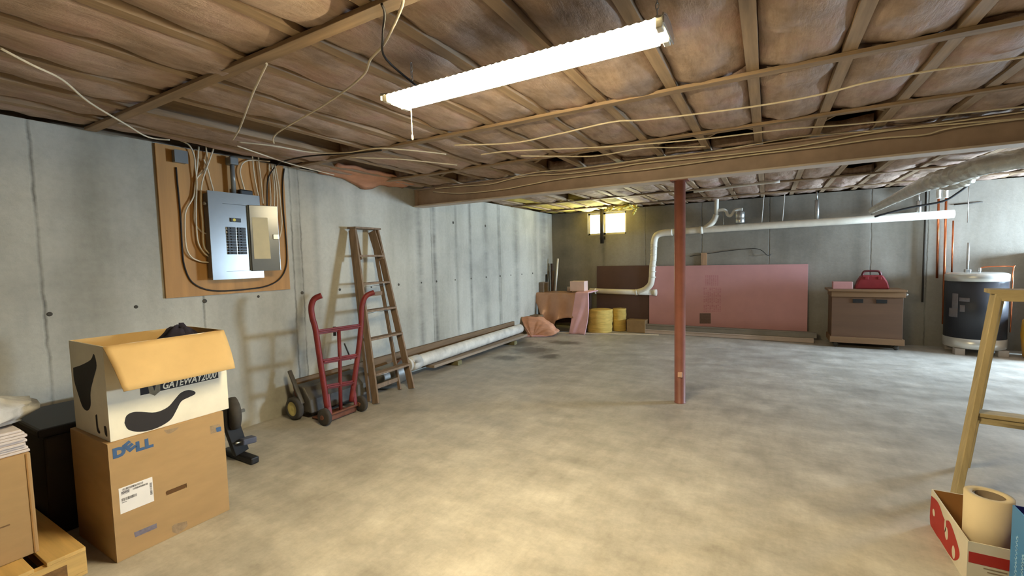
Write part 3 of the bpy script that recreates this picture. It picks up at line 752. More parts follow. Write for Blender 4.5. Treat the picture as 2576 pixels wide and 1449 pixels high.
# front face with a recessed hand slot
for aa, bb in (((DX0, DY0, 0), (DX1-.004, DY1, DZ)),): m_.box(aa, bb)
T.part('carton', m_, M_card, .004)
m_ = MB()
for aa, bb in (((DX1-.004, DY0+.002, .001), (DX1, hy0, DZ-.002)), ((DX1-.004, hy1, .001), (DX1, DY1-.002, DZ-.002)), ((DX1-.004, hy0, .001), (DX1, hy1, hz-.012)), ((DX1-.004, hy0, hz+.012), (DX1, hy1, DZ-.002))): m_.box(aa, bb)
fp = T.part('front_panel', m_, M_card)
m_ = MB(); sl = [(hy0+.012*math.cos(a_)+.012, .0115*math.sin(a_)) for a_ in [math.pi/2+math.pi*k/8 for k in range(9)]]+[(hy1-.012+.012*math.cos(a_), .0115*math.sin(a_)) for a_ in [-math.pi/2+math.pi*k/8 for k in range(9)]]
m_.prism(sl, lambda a_, b_, d_: (DX1-.0038+d_, a_, hz+b_), .0006); T.part('hand_slot', m_, pm('cardboard_slot', (96, 66, 34), .15, 9, .9))
def fdell(a_, b_, d_): return (DX1+.0004+d_, a_, b_)
M_blue = pm('blue_print', (62, 92, 132), .2, 30, .75, 0, 0)
lt = onx(284, 1152, DX1); rt_ = onx(386, 1120, DX1); hgt = .052
base = onx(285, 1153, DX1).z
wL = (rt_.y-lt.y)
tm_ = MB()
for ch, fr_, rot in (('D', 0.0, 0), ('E', .29, 33), ('L', .56, 0), ('L', .79, 0)):
    ca, sa = math.cos(math.radians(rot)), math.sin(math.radians(rot))
    ox, oz = lt.y+fr_*wL*.99, base+.008*(rot > 0)
    q = text_mb(ch, .062, lambda a_, b_, d_: (DX1+.0004+d_, ox+1.05*(a_*ca-b_*sa)+(.016 if rot else 0), oz+a_*sa+b_*ca), 0, .0005, .0045)
    tm_.add(q.v, q.f)
T.part('lettering', tm_, M_blue, label='blue maker name printed on the carton')
a, b, c = onx(298, 1230, DX1), onx(383, 1200, DX1), onx(306, 1293, DX1)
sy0, sy1, sz0, sz1 = a.y, b.y, c.z, a.z
m_ = MB(); m_.box((DX1, sy0, sz0), (DX1+.0006, sy1, sz1)); st = T.part('shipping_label', m_, pm('label_paper', (238, 234, 230), .03, 9, .7, 0, 0), label='white shipping label')
m_ = MB()
def bars(yf0, yf1, zf0, zf1, n, vert=True):
    for i in range(n):
        w0 = random.uniform(.3, .75)/n
        if vert: ya = yf0+(yf1-yf0)*i/n; m_.add([(DX1+.001, sy0+(sy1-sy0)*p, sz0+(sz1-sz0)*q) for p, q in ((ya, zf0), (ya+w0*(yf1-yf0), zf0), (ya+w0*(yf1-yf0), zf1), (ya, zf1))], [(0, 1, 2, 3)])
        else: za = zf0+(zf1-zf0)*i/n; m_.add([(DX1+.001, sy0+(sy1-sy0)*p, sz0+(sz1-sz0)*q) for p, q in ((yf0, za), (yf1, za), (yf1, za+w0*(zf1-zf0)), (yf0, za+w0*(zf1-zf0)))], [(0, 1, 2, 3)])
bars(.1, .72, .87, .95, 34); bars(.4, .85, .76, .83, 26); bars(.9, .97, .3, .8, 16, False); bars(.06, .3, .72, .86, 4, False); bars(.06, .5, .47, .58, 22); bars(.06, .2, .4, .44, 2, False)
T.part('label_print', m_, M_ink, 0, st)
m_ = MB()
def patch(pxs, mb_, off=.0005):
    P = [onx(p, q, DX1+off) for p, q in pxs]; mb_.add(P, [tuple(range(len(P)))])
patch([(337, 1340), (394, 1316), (395, 1328), (340, 1352)], m_); 
T.part('printed_strip', m_, pm('faded_blue_print', (118, 112, 124), .2, 60, .8, 0, 0))
for pp_ in ([(432, 1325), (440, 1318), (470, 1311), (472, 1322), (464, 1331), (447, 1343), (434, 1339)], [(412, 1083), (450, 1074), (446, 1080), (430, 1090), (420, 1091)], [(528, 1072), (553, 1066), (556, 1084), (530, 1092)]):
    m_ = MB(); patch(pp_, m_); T.part('printed_emblem', m_, pm('faded_grey_print', (150, 128, 100), .22, 50, .8, 0, 0))
m_ = MB(); patch([(543, 1076), (556, 1073), (557, 1084), (545, 1087)], m_, .0009); T.part('printed_square', m_, M_blue)

# white box with black cow spots, flaps open
GX0, GX1, GY0, GY1, GZ0, GZ1 = .81, 1.245, .842, 1.385, DZ+.001, 1.055
M_gw = pm('white_printed_card', (232, 226, 206), .08, 5, .7, 0, .05)
T = Thing('spotted_carton', 'open white cardboard carton with black cow spots, stacked on the brown carton', 'box', ((GX0+GX1)/2, (GY0+GY1)/2, GZ0))
t = .005
for nm, aa, bb in (('front_panel', (GX1-t, GY0, GZ0), (GX1, GY1, GZ1)), ('back_panel', (GX0, GY0, GZ0), (GX0+t, GY1, GZ1)), ('side_panel', (GX0+t, GY0, GZ0), (GX1-t, GY0+t, GZ1)), ('side_panel', (GX0+t, GY1-t, GZ0), (GX1-t, GY1, GZ1)), ('bottom_panel', (GX0+t, GY0+t, GZ0), (GX1-t, GY1-t, GZ0+t))):
    m_ = MB(); m_.box(aa, bb); T.part(nm, m_, M_gw)
m_ = MB()
for aa, bb in (((GX0+t, GY0+t, GZ0+.2), (GX0+t+.001, GY1-t, GZ1)), ((GX1-t-.001, GY0+t, GZ0+.2), (GX1-t, GY1-t, GZ1)), ((GX0+t, GY0+t, GZ0+.2), (GX1-t, GY0+t+.001, GZ1)), ((GX0+t, GY1-t-.001, GZ0+.2), (GX1-t, GY1-t, GZ1))): m_.box(aa, bb)
T.part('lining', m_, M_cardin)
# front flap folded out and down
fa, fb = Vector((GX1, GY0, GZ1)), Vector((GX1, GY1, GZ1)); fc, fd = onx(312, 985, 1.37), onx(592, 926, 1.37)
m_ = MB(); nrm = (fb-fa).cross(fc-fa).normalized(); nrm = nrm if nrm.x > 0 else -nrm
def flapf(u, v):
    p = fa.lerp(fb, u).lerp(fc.lerp(fd, u), v); p = p+nrm*(.012*math.sin(math.pi*v)*(.6+.5*math.sin(u*9))+.004*fnoise(u*6, v*4, 3)); return (p, nrm)
m_.slab(20, 8, flapf, .004); T.part('front_flap', m_, M_cardin, label='yellowish brown flap hanging over the front')
m_ = MB(); m_.slab(8, 4, lambda u, v: ((GX0+.02+(GX1-GX0-.05)*u-.0, GY0-.055*v, GZ1-.17*v*(1-.2*u)), (0, -1, .3)), .004); 
m_ = MB(); m_.slab(4, 4, lambda u, v: ((GX0-.06*v, GY0+.02+(GY1-GY0-.04)*u, GZ1-.19*v), (-1, 0, .3)), .004); T.part('back_flap', m_, M_cardin)
# spots and printed band
def blob(pxs, x, off=.0006):
    P = [onx(p, q, x+off) for p, q in pxs]; P = smooth_path(P+[P[0]], 4)[:-1]
    q = MB(); q.add(P, [tuple(range(len(P)))]); return q
T.part('cow_spot', blob([(313, 1064), (318, 1046), (334, 1037), (356, 1036), (392, 1037), (422, 1024), (441, 1003), (455, 988), (474, 981), (490, 985), (490, 992), (474, 1000), (456, 1010), (444, 1032), (430, 1055), (405, 1072), (375, 1083), (345, 1086), (322, 1080)], GX1), M_ink)
m_ = MB(); P = [onx(p, q, GX1+.0005) for p, q in ((353, 985), (548, 939), (549, 950), (353, 996))]
zt_ = onx(450, 962, GX1).z
by0, by1 = onx(353, 990, GX1).y, onx(549, 945, GX1).y
bz0 = onx(450, 973, GX1).z
m_.box((GX1+.0002, by0, bz0), (GX1+.0006, by1, bz0+.055)); T.part('printed_band', m_, M_ink)
m_ = MB(); ly = onx(372, 985, GX1).y; lw = onx(404, 975, GX1).y-ly
m_.prism([(0, .055), (lw, .055), (lw*.95, .0), (lw*.5, -.018), (lw*.1, 0)], lambda a_, b_, d_: (GX1+.0008+d_, ly+a_, bz0+b_), .0004)
T.part('emblem', m_, pm('grey_emblem_print', (128, 120, 100), .2, 40, .8, 0, 0))
m_ = MB(); m_.prism([(lw*.3, .05), (lw*.7, .05), (lw*.5, .008)], lambda a_, b_, d_: (GX1+.0014+d_, ly+a_, bz0+b_), .0003); T.part('emblem_centre', m_, M_ink)
ty = onx(408, 985, GX1).y; tw = onx(545, 945, GX1).y-ty
q = text_mb('GATEWAY2000', .052, lambda a_, b_, d_: (GX1+.0010+d_, ty+a_*tw/.36*1.0, bz0+.006+b_), .28, .0004, .0012)
ymx = max(v.y for v in q.v); sc_ = tw/(ymx-ty)
for v in q.v: v.y = ty+(v.y-ty)*sc_
T.part('lettering', q, M_gw, label='white italic maker name on a black band')
# spot and arrow marks on the left side
def side_blob(pxs, off=.0006):
    P = [ony(p, q, GY0-off) for p, q in pxs]; P = smooth_path(P+[P[0]], 4)[:-1]
    q = MB(); q.add(P, [tuple(range(len(P)))]); return q
T.part('cow_spot', side_blob([(184, 925), (205, 918), (228, 905), (236, 890), (243, 920), (236, 950), (228, 985), (228, 1020), (220, 1033), (208, 1024), (196, 990), (186, 955)]), M_ink)
T.part('box_mark', side_blob([(240, 1045), (244, 1044), (247, 1075), (252, 1088), (248, 1090), (243, 1078)]), M_ink)
T.part('box_mark', side_blob([(261, 1072), (267, 1074), (270, 1098), (264, 1092)]), M_ink)
m_ = MB()
def clothf(u, v):
    th = 2*math.pi*u; ph = math.pi*v; n_ = 1+.35*fnoise(math.cos(th)*2, math.sin(th)*2, ph*1.5)
    return (1.0+.1*n_*math.cos(th)*math.sin(ph), 1.265+.085*n_*math.sin(th)*math.sin(ph), .985-.1*math.cos(ph)*n_)
m_.surf(28, 14, clothf); single('dark_cloth', m_, pm('dark_navy_cloth', (38, 34, 46), .25, 14, .9, 0, .4), 'dark navy cloth poking out of the cow-spotted box', 'cloth')

# black wheeled machine behind the boxes
T = Thing('exercise_cycle', 'black machine with a grey wheel and a pedal, behind the stacked cartons', 'exercise machine', (.62, 1.72, 0))
wc = onx(586, 1040, .62)
R_ = Matrix.Translation(wc) @ Matrix.Rotation(math.pi/2, 4, 'X') @ Matrix.Rotation(math.radians(-14), 4, 'Y')
m_ = MB(); m_.lathe([(.02, -.035), (.085, -.035), (.115, -.024), (.118, 0), (.115, .024), (.085, .035), (.02, .035)], 28, R_); wh = T.part('flywheel', m_, M_rubber)
m_ = MB(); m_.tube([wc+Vector((0, -.1, 0)), wc+Vector((0, .08, 0))], .013, 10); T.part('axle', m_, M_steel)
pb_ = onx(608, 1120, .62); f_ = onx(603, 1142, .62)
m_ = MB(); m_.bar(wc+Vector((.0, -.05, .06)), Vector((.62, f_.y+.01, .05)), .045, .10, (0, 1, 0)); T.part('main_arm', m_, M_black, .006)
m_ = MB(); m_.box((.42, f_.y-.02, .001), (.80, f_.y+.04, .05)); T.part('foot_bar', m_, M_black, .01)
m_ = MB(); m_.bar(Vector((.6, 1.55, .02)), Vector((.6, wc.y-.04, wc.z+.03)), .05, .06, (1, 0, 0)); T.part('rear_strut', m_, M_black, .006)
pd0, pd1 = onx(606, 1112, .66), onx(640, 1103, .66)
m_ = MB(); m_.tube([pd0-(pd1-pd0)*.4, pd0], .008, 8); T.part('crank_pin', m_, M_steel)
m_ = MB(); m_.bar(pd0, pd1, .07, .045, (0, 0, 1)); T.part('pedal', m_, pm('slate_blue_plastic', (76, 80, 96), .15, 9, .6), .008)

# ------------------------------------------------------------------ far left corner: bundles, table, rolls
M_batt = pm('salmon_batt', (206, 150, 118), .16, 5, .85, 0, .4, (1, 1, 4))
m_ = MB()
OUT = [(1306, 795), (1322, 791), (1344, 795), (1364, 806), (1378, 822), (1388, 836), (1378, 842), (1350, 843), (1322, 842), (1313, 822)]
OUT = [(p_.x+.12, max(.003, p_.z)) for p_ in (ony(a_, b_, 7.35) for a_, b_ in OUT)]
NB_ = len(OUT)
def bundle(u, v):
    k = u*NB_; n_ = int(k) % NB_; f = k-int(k)
    a_ = OUT[n_][0]*(1-f)+OUT[(n_+1) % NB_][0]*f; b_ = OUT[n_][1]*(1-f)+OUT[(n_+1) % NB_][1]*f
    sh = min(1, 6*v, 6*(1-v))**.5*(1-.12*v); ca = .26
    x = ca+(a_-ca)*sh; z = .004+(b_-.004)*sh
    w_ = .012*fnoise(a_*11, b_*11, v*7)+.008*math.sin(b_*70+a_*20)
    return (x+w_, 7.17+.36*v+.1*(a_-.2)+w_, max(.003, z+w_*(z > .03)))
m_.surf(60, 14, bundle)
single('insulation_bundle', m_, M_batt, 'crumpled salmon insulation bundle on the floor at the end of the white pipe', 'insulation')
m_ = MB(); m_.prism([(0, 0), (.36, .01), (.42, .012), (.34, .03), (.05, .028)], lambda a_, b_, d_: (.12+a_, 7.12+d_+a_*.3, b_+.002), .07)
single('insulation_scrap', m_, pm('pink_scrap', (222, 168, 160), .1, 9, .85), 'flat pink scrap under the salmon insulation bundle', 'scrap')
m_ = MB(); m_.box((.01, 7.56, .002), (.20, 7.77, .34)); single('brown_carton', m_, pm('dull_carton', (128, 106, 80), .12), 'dull brown carton against the wall behind the insulation bundle', 'box', None, .004)
TBX0, TBX1, TBY0, TBY1, TBZ = .10, .99, 7.92, 8.41, .752
M_tab = wood('dark_table_wood', (74, 56, 44), 0, .6)
T = Thing('work_table', 'dark wooden table under the brown and pink drapes in the corner', 'table', (.55, 8.2, 0))
m_ = MB(); m_.box((TBX0, TBY0, TBZ-.03), (TBX1, TBY1, TBZ)); T.part('table_top', m_, M_tab, .003)
for xx in (TBX0+.03, TBX1-.09):
    for yy in (TBY0+.03, TBY1-.09):
        m_ = MB(); m_.box((xx, yy, 0), (xx+.06, yy+.06, TBZ-.03)); T.part('leg', m_, M_tab, .003)
m_ = MB(); m_.box((TBX0+.02, TBY1-.05, .1), (TBX1-.02, TBY1-.03, TBZ-.03)); T.part('back_panel', m_, M_tab)
m_ = MB(); m_.box((TBX0-.07, TBY0+.02, .02), (TBX0-.005, TBY1-.05, TBZ-.06)); T.part('side_panel', m_, M_tab, .003)
# brown foil drape
M_foil = pm('brown_foil_paper', (190, 146, 116), .12, 4, .32, .15, .25)
hem = [(1340, 742), (1352, 768), (1368, 800), (1380, 826), (1396, 820), (1400, 806), (1414, 801), (1432, 799), (1452, 800)]
def hemz(u):
    P = [ony(p, q, 7.88) for p, q in hem]; x = P[0].x+(P[-1].x-P[0].x)*u
    for i in range(len(P)-1):
        if P[i].x <= x <= P[i+1].x: f = (x-P[i].x)/(P[i+1].x-P[i].x+1e-9); return P[i].z+(P[i+1].z-P[i].z)*f
    return P[-1].z
hx0, hx1 = ony(1342, 735, 7.9).x, ony(1455, 735, 7.9).x
def drape(u, v):
    x = hx0+(hx1-hx0)*u
    if v < .35:
        k = v/.35; return ((x, 8.36-.46*k, TBZ+.006+.004*fnoise(x*8, k*3, 1)), (0, 0, 1))
    k = (v-.35)/.65; zb = max(.08, hemz(u))
    fold = .035*math.sin(u*19)*k+.02*fnoise(u*7, k*2, 5)
    return ((x+.02*k*fnoise(u*4, k*3, 2), 7.895-.012-.05*k+fold-.015*min(1, k*5), TBZ+.006-(TBZ-zb)*k), (0, -1, .1))
m_ = MB(); m_.slab(40, 30, drape, .003); single('foil_drape', m_, M_foil, 'shiny brown paper drape hanging over the front of the corner table', 'drape')
M_pinkf = pm('pink_batt', (226, 180, 186), .1, 5, .85, 0, .35)
def drape2(u, v):
    xt = .85+.25*u; xb = .74+.32*u
    if v < .3:
        k = v/.3; return ((xt, 8.40-.53*k, TBZ+.031), (0, 0, 1))
    k = (v-.3)/.7
    return ((xt+(xb-xt)*k+.035*math.sin(k*3)*u, 7.842-.10*k+.02*math.sin(u*8+k*3)*k, TBZ+.031-(TBZ+.026)*k), (0, -1, .1))
m_ = MB(); m_.slab(16, 26, drape2, .02); single('pink_drape', m_, M_pinkf, 'pink insulation blanket hanging down the right end of the corner table', 'drape')
a, b = ony(1434, 735, 8.0), ony(1473, 708, 8.0)
m_ = MB(); m_.box((a.x, 8.0, TBZ+.036), (a.x+.29, 8.2, TBZ+.036+.19)); single('pink_box', m_, pm('pale_pink_board', (226, 196, 182), .05), 'pale pink box on top of the corner table', 'box', None, .004)
m_ = MB(); m_.lathe([(.001, 0), (.05, 0), (.05, .09), (.045, .1), (.001, .1)], 20, Matrix.Translation((.60, 8.15, TBZ+.012))); single('small_tin', m_, pm('dusty_tin', (176, 156, 140), .1, 8, .4, .3), 'small dusty tin beside the pale pink box on the table', 'tin')
m_ = MB(); m_.tube([(.2, 8.36, TBZ+.012), (.235, 8.44, 1.42)], .019, 12); single('plastic_tube', m_, M_pvc, 'slim white plastic tube standing upright on the corner table', 'tube')
m_ = MB(); m_.tube([(.125, 8.37, TBZ+.012), (.13, 8.44, 1.17)], .024, 12); single('cardboard_tube', m_, pm('brown_tube', (108, 88, 74), .12), 'brown tube leaning behind the slim white tube, with a pale top', 'tube')
m_ = MB(); m_.box((.05, 8.46, .002), (.09, 8.52, 1.32)); single('dark_stake', m_, M_tab, 'dark wooden stake in the corner behind the tubes', 'stake', None, .002)
m_ = MB(); m_.tube([(.03, 8.3, TBZ+.001), (.02, 8.33, 1.1)], .014, 10); single('dark_rod', m_, M_black, 'thin black rod leaning in the corner beside the stake', 'rod')
m_ = MB(); m_.box((.005, 8.0, TBZ+.001), (.10, 8.25, TBZ+.2)); single('brown_packet', m_, pm('grey_brown_card', (120, 106, 92), .1), 'grey-brown packet on the left end of the corner table', 'packet', None, .004)
# yellow insulation rolls
M_yel = pm('yellow_fibreglass', (214, 180, 96), .16, 6, .9, 0, .5, (1, 1, 5), .012)
for i, (cx, cy, r, h_, lb) in enumerate(((1.20, 8.19, .235, .43, 'larger yellow fibreglass insulation roll in front, on the floor'), (1.505, 8.45, .128, .43, 'smaller yellow fibreglass insulation roll partly hidden behind the larger one'))):
    m_ = MB()
    def rollf(u, v, cx=cx, cy=cy, r=r, h_=h_):
        th = 2*math.pi*u; rr = r*(1+.07*fnoise(math.cos(th)*1.5, math.sin(th)*1.5, v*3+i*5)+.015*math.sin(v*30))
        if v < .08: rr *= v/.08; z = .002
        elif v > .9: rr *= (1-v)/.1; z = h_+.01*fnoise(th, v*9, 2)
        else: z = h_*(v-.08)/.82
        return (cx+rr*math.cos(th), cy+rr*math.sin(th), z)
    m_.surf(36, 40, rollf); single('insulation_roll', m_, M_yel, lb, 'insulation roll', 'yellow insulation rolls')
a, b = ony(1562, 800, 8.3), ony(1622, 800, 8.3)
m_ = MB(); m_.box((1.69, 8.28, .002), (2.03, 8.50, .24)); single('small_carton', m_, pm('dim_carton', (146, 118, 80), .1), 'low brown carton right of the yellow rolls', 'box', None, .006)
m_ = MB(); p, q = Vector((.50, 7.70, .012)), Vector((2.3, 8.16, .012)); m_.bar(p, q, .035, .02, (0, 0, 1)); single('floor_batten', m_, wood('pale_batten', (206, 188, 160), 0, .7), 'pale wooden batten lying on the floor before the rolls', 'batten', None, .002)

# ------------------------------------------------------------------ boards leaning on the back wall
M_brn = pm('dark_brown_fibreboard', (94, 70, 62), .08, 5, .75, 0, .08)
M_pink = pm('pink_foam', (198, 146, 144), .05, 4, .6, 0, .05)
def leaning(x0, x1, yb, yt, z1, th):
    q = MB(); q.prism([(x0, 0), (x1, 0), (x1, 1), (x0, 1)], lambda a_, b_, d_: (a_, yb+(yt-yb)*b_+d_, .003+(z1-.003)*b_), th); return q
single('brown_fibreboard', leaning(.99, 2.035, 8.60, 8.655, 1.25, .016), M_brn, 'dark brown fibreboard sheet leaning on the back wall behind the drain pipe', 'board', None, .001)
T = Thing('pink_foam_board', 'large pink foam insulation board leaning on the back wall', 'foam board', (3.33, 8.5, 0))
PBX0, PBX1, PB0, PB1, PBZ = 2.04, 4.55, 8.565, 8.615, 1.235
T.part('sheet', leaning(PBX0, PBX1, PB0, PB1, PBZ, .034), M_pink, .002)
m_ = MB()
def pbp(px, py, off):
    y = PB0
    for _ in range(4): p = ony(px, py, y); y = PB0+(PB1-PB0)*p.z/PBZ-off
    return p
def pquad(mb_, xa, ya, xb, yb, off=.001): mb_.add([pbp(xa, ya, off), pbp(xb, ya, off), pbp(xb, yb, off), pbp(xa, yb, off)], [(0, 1, 2, 3)])
rows = [(1774, 700, 1786), (1788, 692, 1800), (1801, 692, 1806)]
for xa in range(1774, 1806, 5):
    y = 692
    while y < 716: pquad(m_, xa, y, xa+3.0, y+random.uniform(1.2, 2.2)); y += 3.4
for xa in range(1770, 1814, 5):
    y = 724
    while y < 784:
        if random.random() < .85: pquad(m_, xa, y, xa+random.uniform(2.5, 4), y+random.uniform(1.4, 2.4))
        y += 3.6
T.part('printed_text', m_, pm('faded_foam_print', (184, 120, 126), .1, 20, .7, 0, 0), kind='stuff')
m_ = MB(); pquad(m_, 1760, 788, 1788, 814); T.part('printed_label', m_, pm('dark_foam_label', (112, 88, 78), .15, 40, .7, 0, 0))
m_ = MB(); m_.box((2.94, 8.653, .003), (3.04, 8.678, 1.46)); single('wood_stake', m_, wood('tan_stake', (172, 138, 106), 2), 'short tan board end sticking up behind the pink foam board', 'board', None, .002)
m_ = MB(); m_.tube(smooth_path([ony(1735, 645, 8.66), ony(1840, 630, 8.66), ony(1905, 626, 8.65), ony(1930, 642, 8.63), ony(1940, 640, 8.66)], 6), .005, 6); single('wire', m_, M_blackc, 'thin dark wire on the back wall above the pink foam board', 'wire')
# long siding pieces on the floor in front of the foam
for i, (za, zb, yy, xx0, xx1, mt, lb) in enumerate(((.003, .075, 8.30, 1.98, 4.62, pm('pale_trim', (190, 172, 158), .1, 4, .6), 'pale trim length lying on the floor, lowest of the stack by the foam board'), (.076, .165, 8.33, 1.96, 4.66, pm('grey_trim', (132, 124, 112), .12, 4, .6), 'grey trim length stacked on the pale one by the foam board'))):
    m_ = MB(); m_.box((xx0, yy, za), (xx1, yy+.1, zb)); m_.box((xx0, yy-.012, zb-.014), (xx1, yy, zb)); single('trim_length', m_, mt, lb, 'trim piece', 'trim lengths before the foam board', .003)

# ------------------------------------------------------------------ drain plumbing on the back wall
YP = 8.49
def PV(px, py, y=YP): return ony(px, py, y)
T = Thing('drain_pipe', 'white plastic drain pipe running along the back wall with a drop at its left', 'drain pipe', PV(1640, 735))
def rnd(pts, n=5): return smooth_path(pts, n)
m_ = MB(); main = [PV(2400, 538), PV(2100, 557), PV(1860, 572), PV(1740, 580), PV(1690, 584)]; m_.tube(main, .057, 16); T.part('main_run', m_, M_pvc)
m_ = MB(); m_.tube(rnd([PV(1692, 584), PV(1668, 586), PV(1652, 592), PV(1646, 606), PV(1645, 622)]), .06, 16); T.part('elbow', m_, M_pvc)
m_ = MB(); m_.tube(rnd([PV(1645, 618), PV(1644, 650), PV(1641, 672), PV(1640, 700)]), .057, 16); T.part('drop', m_, M_pvc)
m_ = MB(); m_.tube(rnd([PV(1640, 698), PV(1636, 716), PV(1622, 729), PV(1604, 735)]), .058, 16); T.part('sweep', m_, M_pvc)
m_ = MB(); m_.tube([PV(1484, 731), PV(1560, 734), PV(1646, 736)], .05, 16); T.part('cleanout_run', m_, M_pvc)
for a, b in ((1496, 1500), (1598, 1604)):
    m_ = MB(); m_.tube([PV(a, 732.5+(a > 1550)*2.5), PV(b, 732.5+(a > 1550)*2.5)], .058, 16); T.part('coupling', m_, M_pvc)
m_ = MB(); m_.tube([PV(1643, 736), PV(1652, 736)], .06, 16); T.part('cleanout_cap', m_, M_pvc)
m_ = MB(); m_.tube([PV(1760, 579), PV(1768, 578)], .066, 16); T.part('coupling', m_, M_pvc)
for k in range(7):
    yy = 612+k*14; m_ = MB(); m_.tube([PV(1645-.55*k, yy), PV(1645-.55*k, yy+2.5)], .0605, 16); T.part('pipe_ring', m_, M_pvc)
T = Thing('drain_branch', 'white drain branch with a trap rising from the main drain to the joists', 'drain pipe', PV(1780, 575))
m_ = MB(); m_.tube(rnd([PV(1772, 576), PV(1788, 564), PV(1797, 553), PV(1802, 540)]), .05, 14); T.part('wye', m_, M_pvc)
m_ = MB(); m_.tube([PV(1802, 545), PV(1803, 505), PV(1803, 484)], .034, 14); T.part('riser', m_, M_pvc)
m_ = MB(); m_.tube(rnd([PV(1804, 530), PV(1820, 528), PV(1827, 532), PV(1830, 540), PV(1836, 543), PV(1842, 539), PV(1847, 531), PV(1856, 527), PV(1868, 527)]), .026, 12); T.part('trap', m_, M_pvc)
m_ = MB(); m_.tube([PV(1820, 530), PV(1820, 574)], .008, 8); T.part('hanger_rod', m_, M_steel)
m_ = MB(); m_.lathe([(.001, 0), (.07, 0), (.075, .01), (.075, .085), (.07, .09), (.075, .095), (.075, .18), (.06, .19), (.001, .19)], 22, Matrix.Translation(PV(1861, 561, YP-.01))); single('tin_canister', m_, pm('bright_tin', (196, 196, 190), .1, 8, .28, .85, .05), 'ribbed metal canister above the drain pipe beside the trap', 'canister')
for px, pa_, pb_, lb in ((2055, 503, 556, 'short bright metal hanger above the middle of the drain pipe'), (2311, 506, 542, 'short bright metal hanger above the right end of the drain pipe')):
    m_ = MB(); m_.tube([PV(px, pa_), PV(px, pb_)], .03, 12); m_.tube([PV(px, pa_-20), PV(px, pa_)], .012, 8); single('pipe_hanger', m_, M_steel, lb, 'hanger', 'pipe hangers over the drain')
for px, lb in ((1918, 'thin pale rod hanging to the drain, nearer the trap'), (1970, 'thin pale rod hanging to the drain, right of the other')):
    m_ = MB(); m_.tube([PV(px+4, 488), PV(px-2, 560)], .007, 6); single('hanger_rod', m_, M_pvcd, lb, 'rod', 'hanger rods over the drain')
# dark pipe before the window
T = Thing('vent_pipe', 'dark vertical pipe running past the small bright window', 'pipe', (1.13, 8.62, 1.62))
m_ = MB(); m_.tube([(1.115, 8.62, 1.70), (1.115, 8.62, 2.37)], .035, 14); T.part('pipe', m_, pm('dark_iron', (58, 52, 44), .2, 9, .6, .3))
m_ = MB(); m_.box((1.06, 8.66, 1.78), (1.17, 8.679, 1.84)); T.part('bracket', m_, pm('dark_iron', (58, 52, 44)), .002)

# ------------------------------------------------------------------ cabinet with case and pink block
M_cab = wood('brown_cabinet_ply', (98, 72, 52), 0, .6, .16, 8)
M_cab2 = wood('tan_cabinet_trim', (126, 96, 66), 0, .6, .16, 12)
CX0, CX1, CY0, CY1 = 4.80, 5.66, 8.09, 8.56
T = Thing('rolling_cabinet', 'brown wooden rolling cabinet with two dark handle slots', 'cabinet', ((CX0+CX1)/2, (CY0+CY1)/2, 0))
zt = .865
m_ = MB(); m_.box((CX0+.02, CY0+.02, .12), (CX1-.02, CY1, zt-.11)); T.part('carcass', m_, M_cab, .003)
m_ = MB(); m_.box((CX0+.0, CY0-.01, .075), (CX1, CY1, .16)); T.part('base_rail', m_, M_cab2, .003)
m_ = MB(); m_.box((CX0+.01, CY0, zt-.11), (CX1, CY1, zt-.03)); T.part('top_rail', m_, M_cab2, .003)
m_ = MB(); m_.box((CX0-.03, CY0-.03, zt-.03), (CX1+.01, CY1+.01, zt)); T.part('top_board', m_, M_cab2, .004)
for xx in (5.07, 5.34):
    m_ = MB(); m_.box((xx, CY0+.012, .67), (xx+.12, CY0+.0215, .725)); sl_ = T.part('handle_slot', m_, M_black)
    m_ = MB(); m_.box((xx-.012, CY0+.01, .725), (xx+.132, CY0+.0215, .735)); T.part('slot_rim', m_, M_cab, .001)
m_ = MB(); m_.lathe([(.001, 0), (.012, 0), (.018, .018), (.014, .032), (.001, .035)], 14, Matrix.Translation((CX1-.0, CY0+.05, zt-.07)) @ Matrix.Rotation(math.pi/2, 4, 'Y')); T.part('knob', m_, M_steel)
for xx in (CX0+.08, CX1-.08):
    for yy in (CY0+.06, CY1-.06):
        R_ = Matrix.Translation((xx, yy, .032)) @ Matrix.Rotation(math.pi/2, 4, 'X')
        m_ = MB(); m_.lathe([(.01, -.014), (.03, -.014), (.032, -.01), (.032, .01), (.03, .014), (.01, .014)], 16, R_); m_.box((xx-.018, yy-.02, .05), (xx+.018, yy+.02, .0755)); T.part('caster', m_, M_rubber)
M_case = pm('dark_red_plastic', (132, 36, 40), .12, 8, .5)
T = Thing('red_case', 'dark red plastic carrying case with a handle, on the rolling cabinet', 'case', (5.33, 8.3, zt))
a = .19
m_ = MB(); m_.prism([(-.2, 0), (.2, 0), (.175, .1), (.12, .2), (-.12, .2), (-.165, .12)], lambda a_, b_, d_: (5.31+a_, 8.22+d_, zt+.001+b_), .17); T.part('shell', m_, M_case, .018)
m_ = MB(); m_.tube(rnd([(5.2, 8.3, zt+.195), (5.215, 8.3, zt+.245), (5.25, 8.3, zt+.26), (5.36, 8.3, zt+.26), (5.4, 8.3, zt+.245), (5.415, 8.3, zt+.195)]), .016, 10); T.part('handle', m_, pm('dark_maroon_plastic', (84, 26, 28), .1, 8, .5))
for xx in (5.22, 5.37):
    m_ = MB(); m_.box((xx, 8.212, zt+.14), (xx+.04, 8.222, zt+.18)); T.part('latch', m_, M_case, .003)
T = Thing('pink_foam_block', 'small pink foam block beside the red case on the cabinet', 'foam block', (4.95, 8.25, zt))
m_ = MB(); m_.box((4.84, 8.2, zt+.001), (5.07, 8.36, zt+.105)); T.part('block', m_, M_pink, .003)
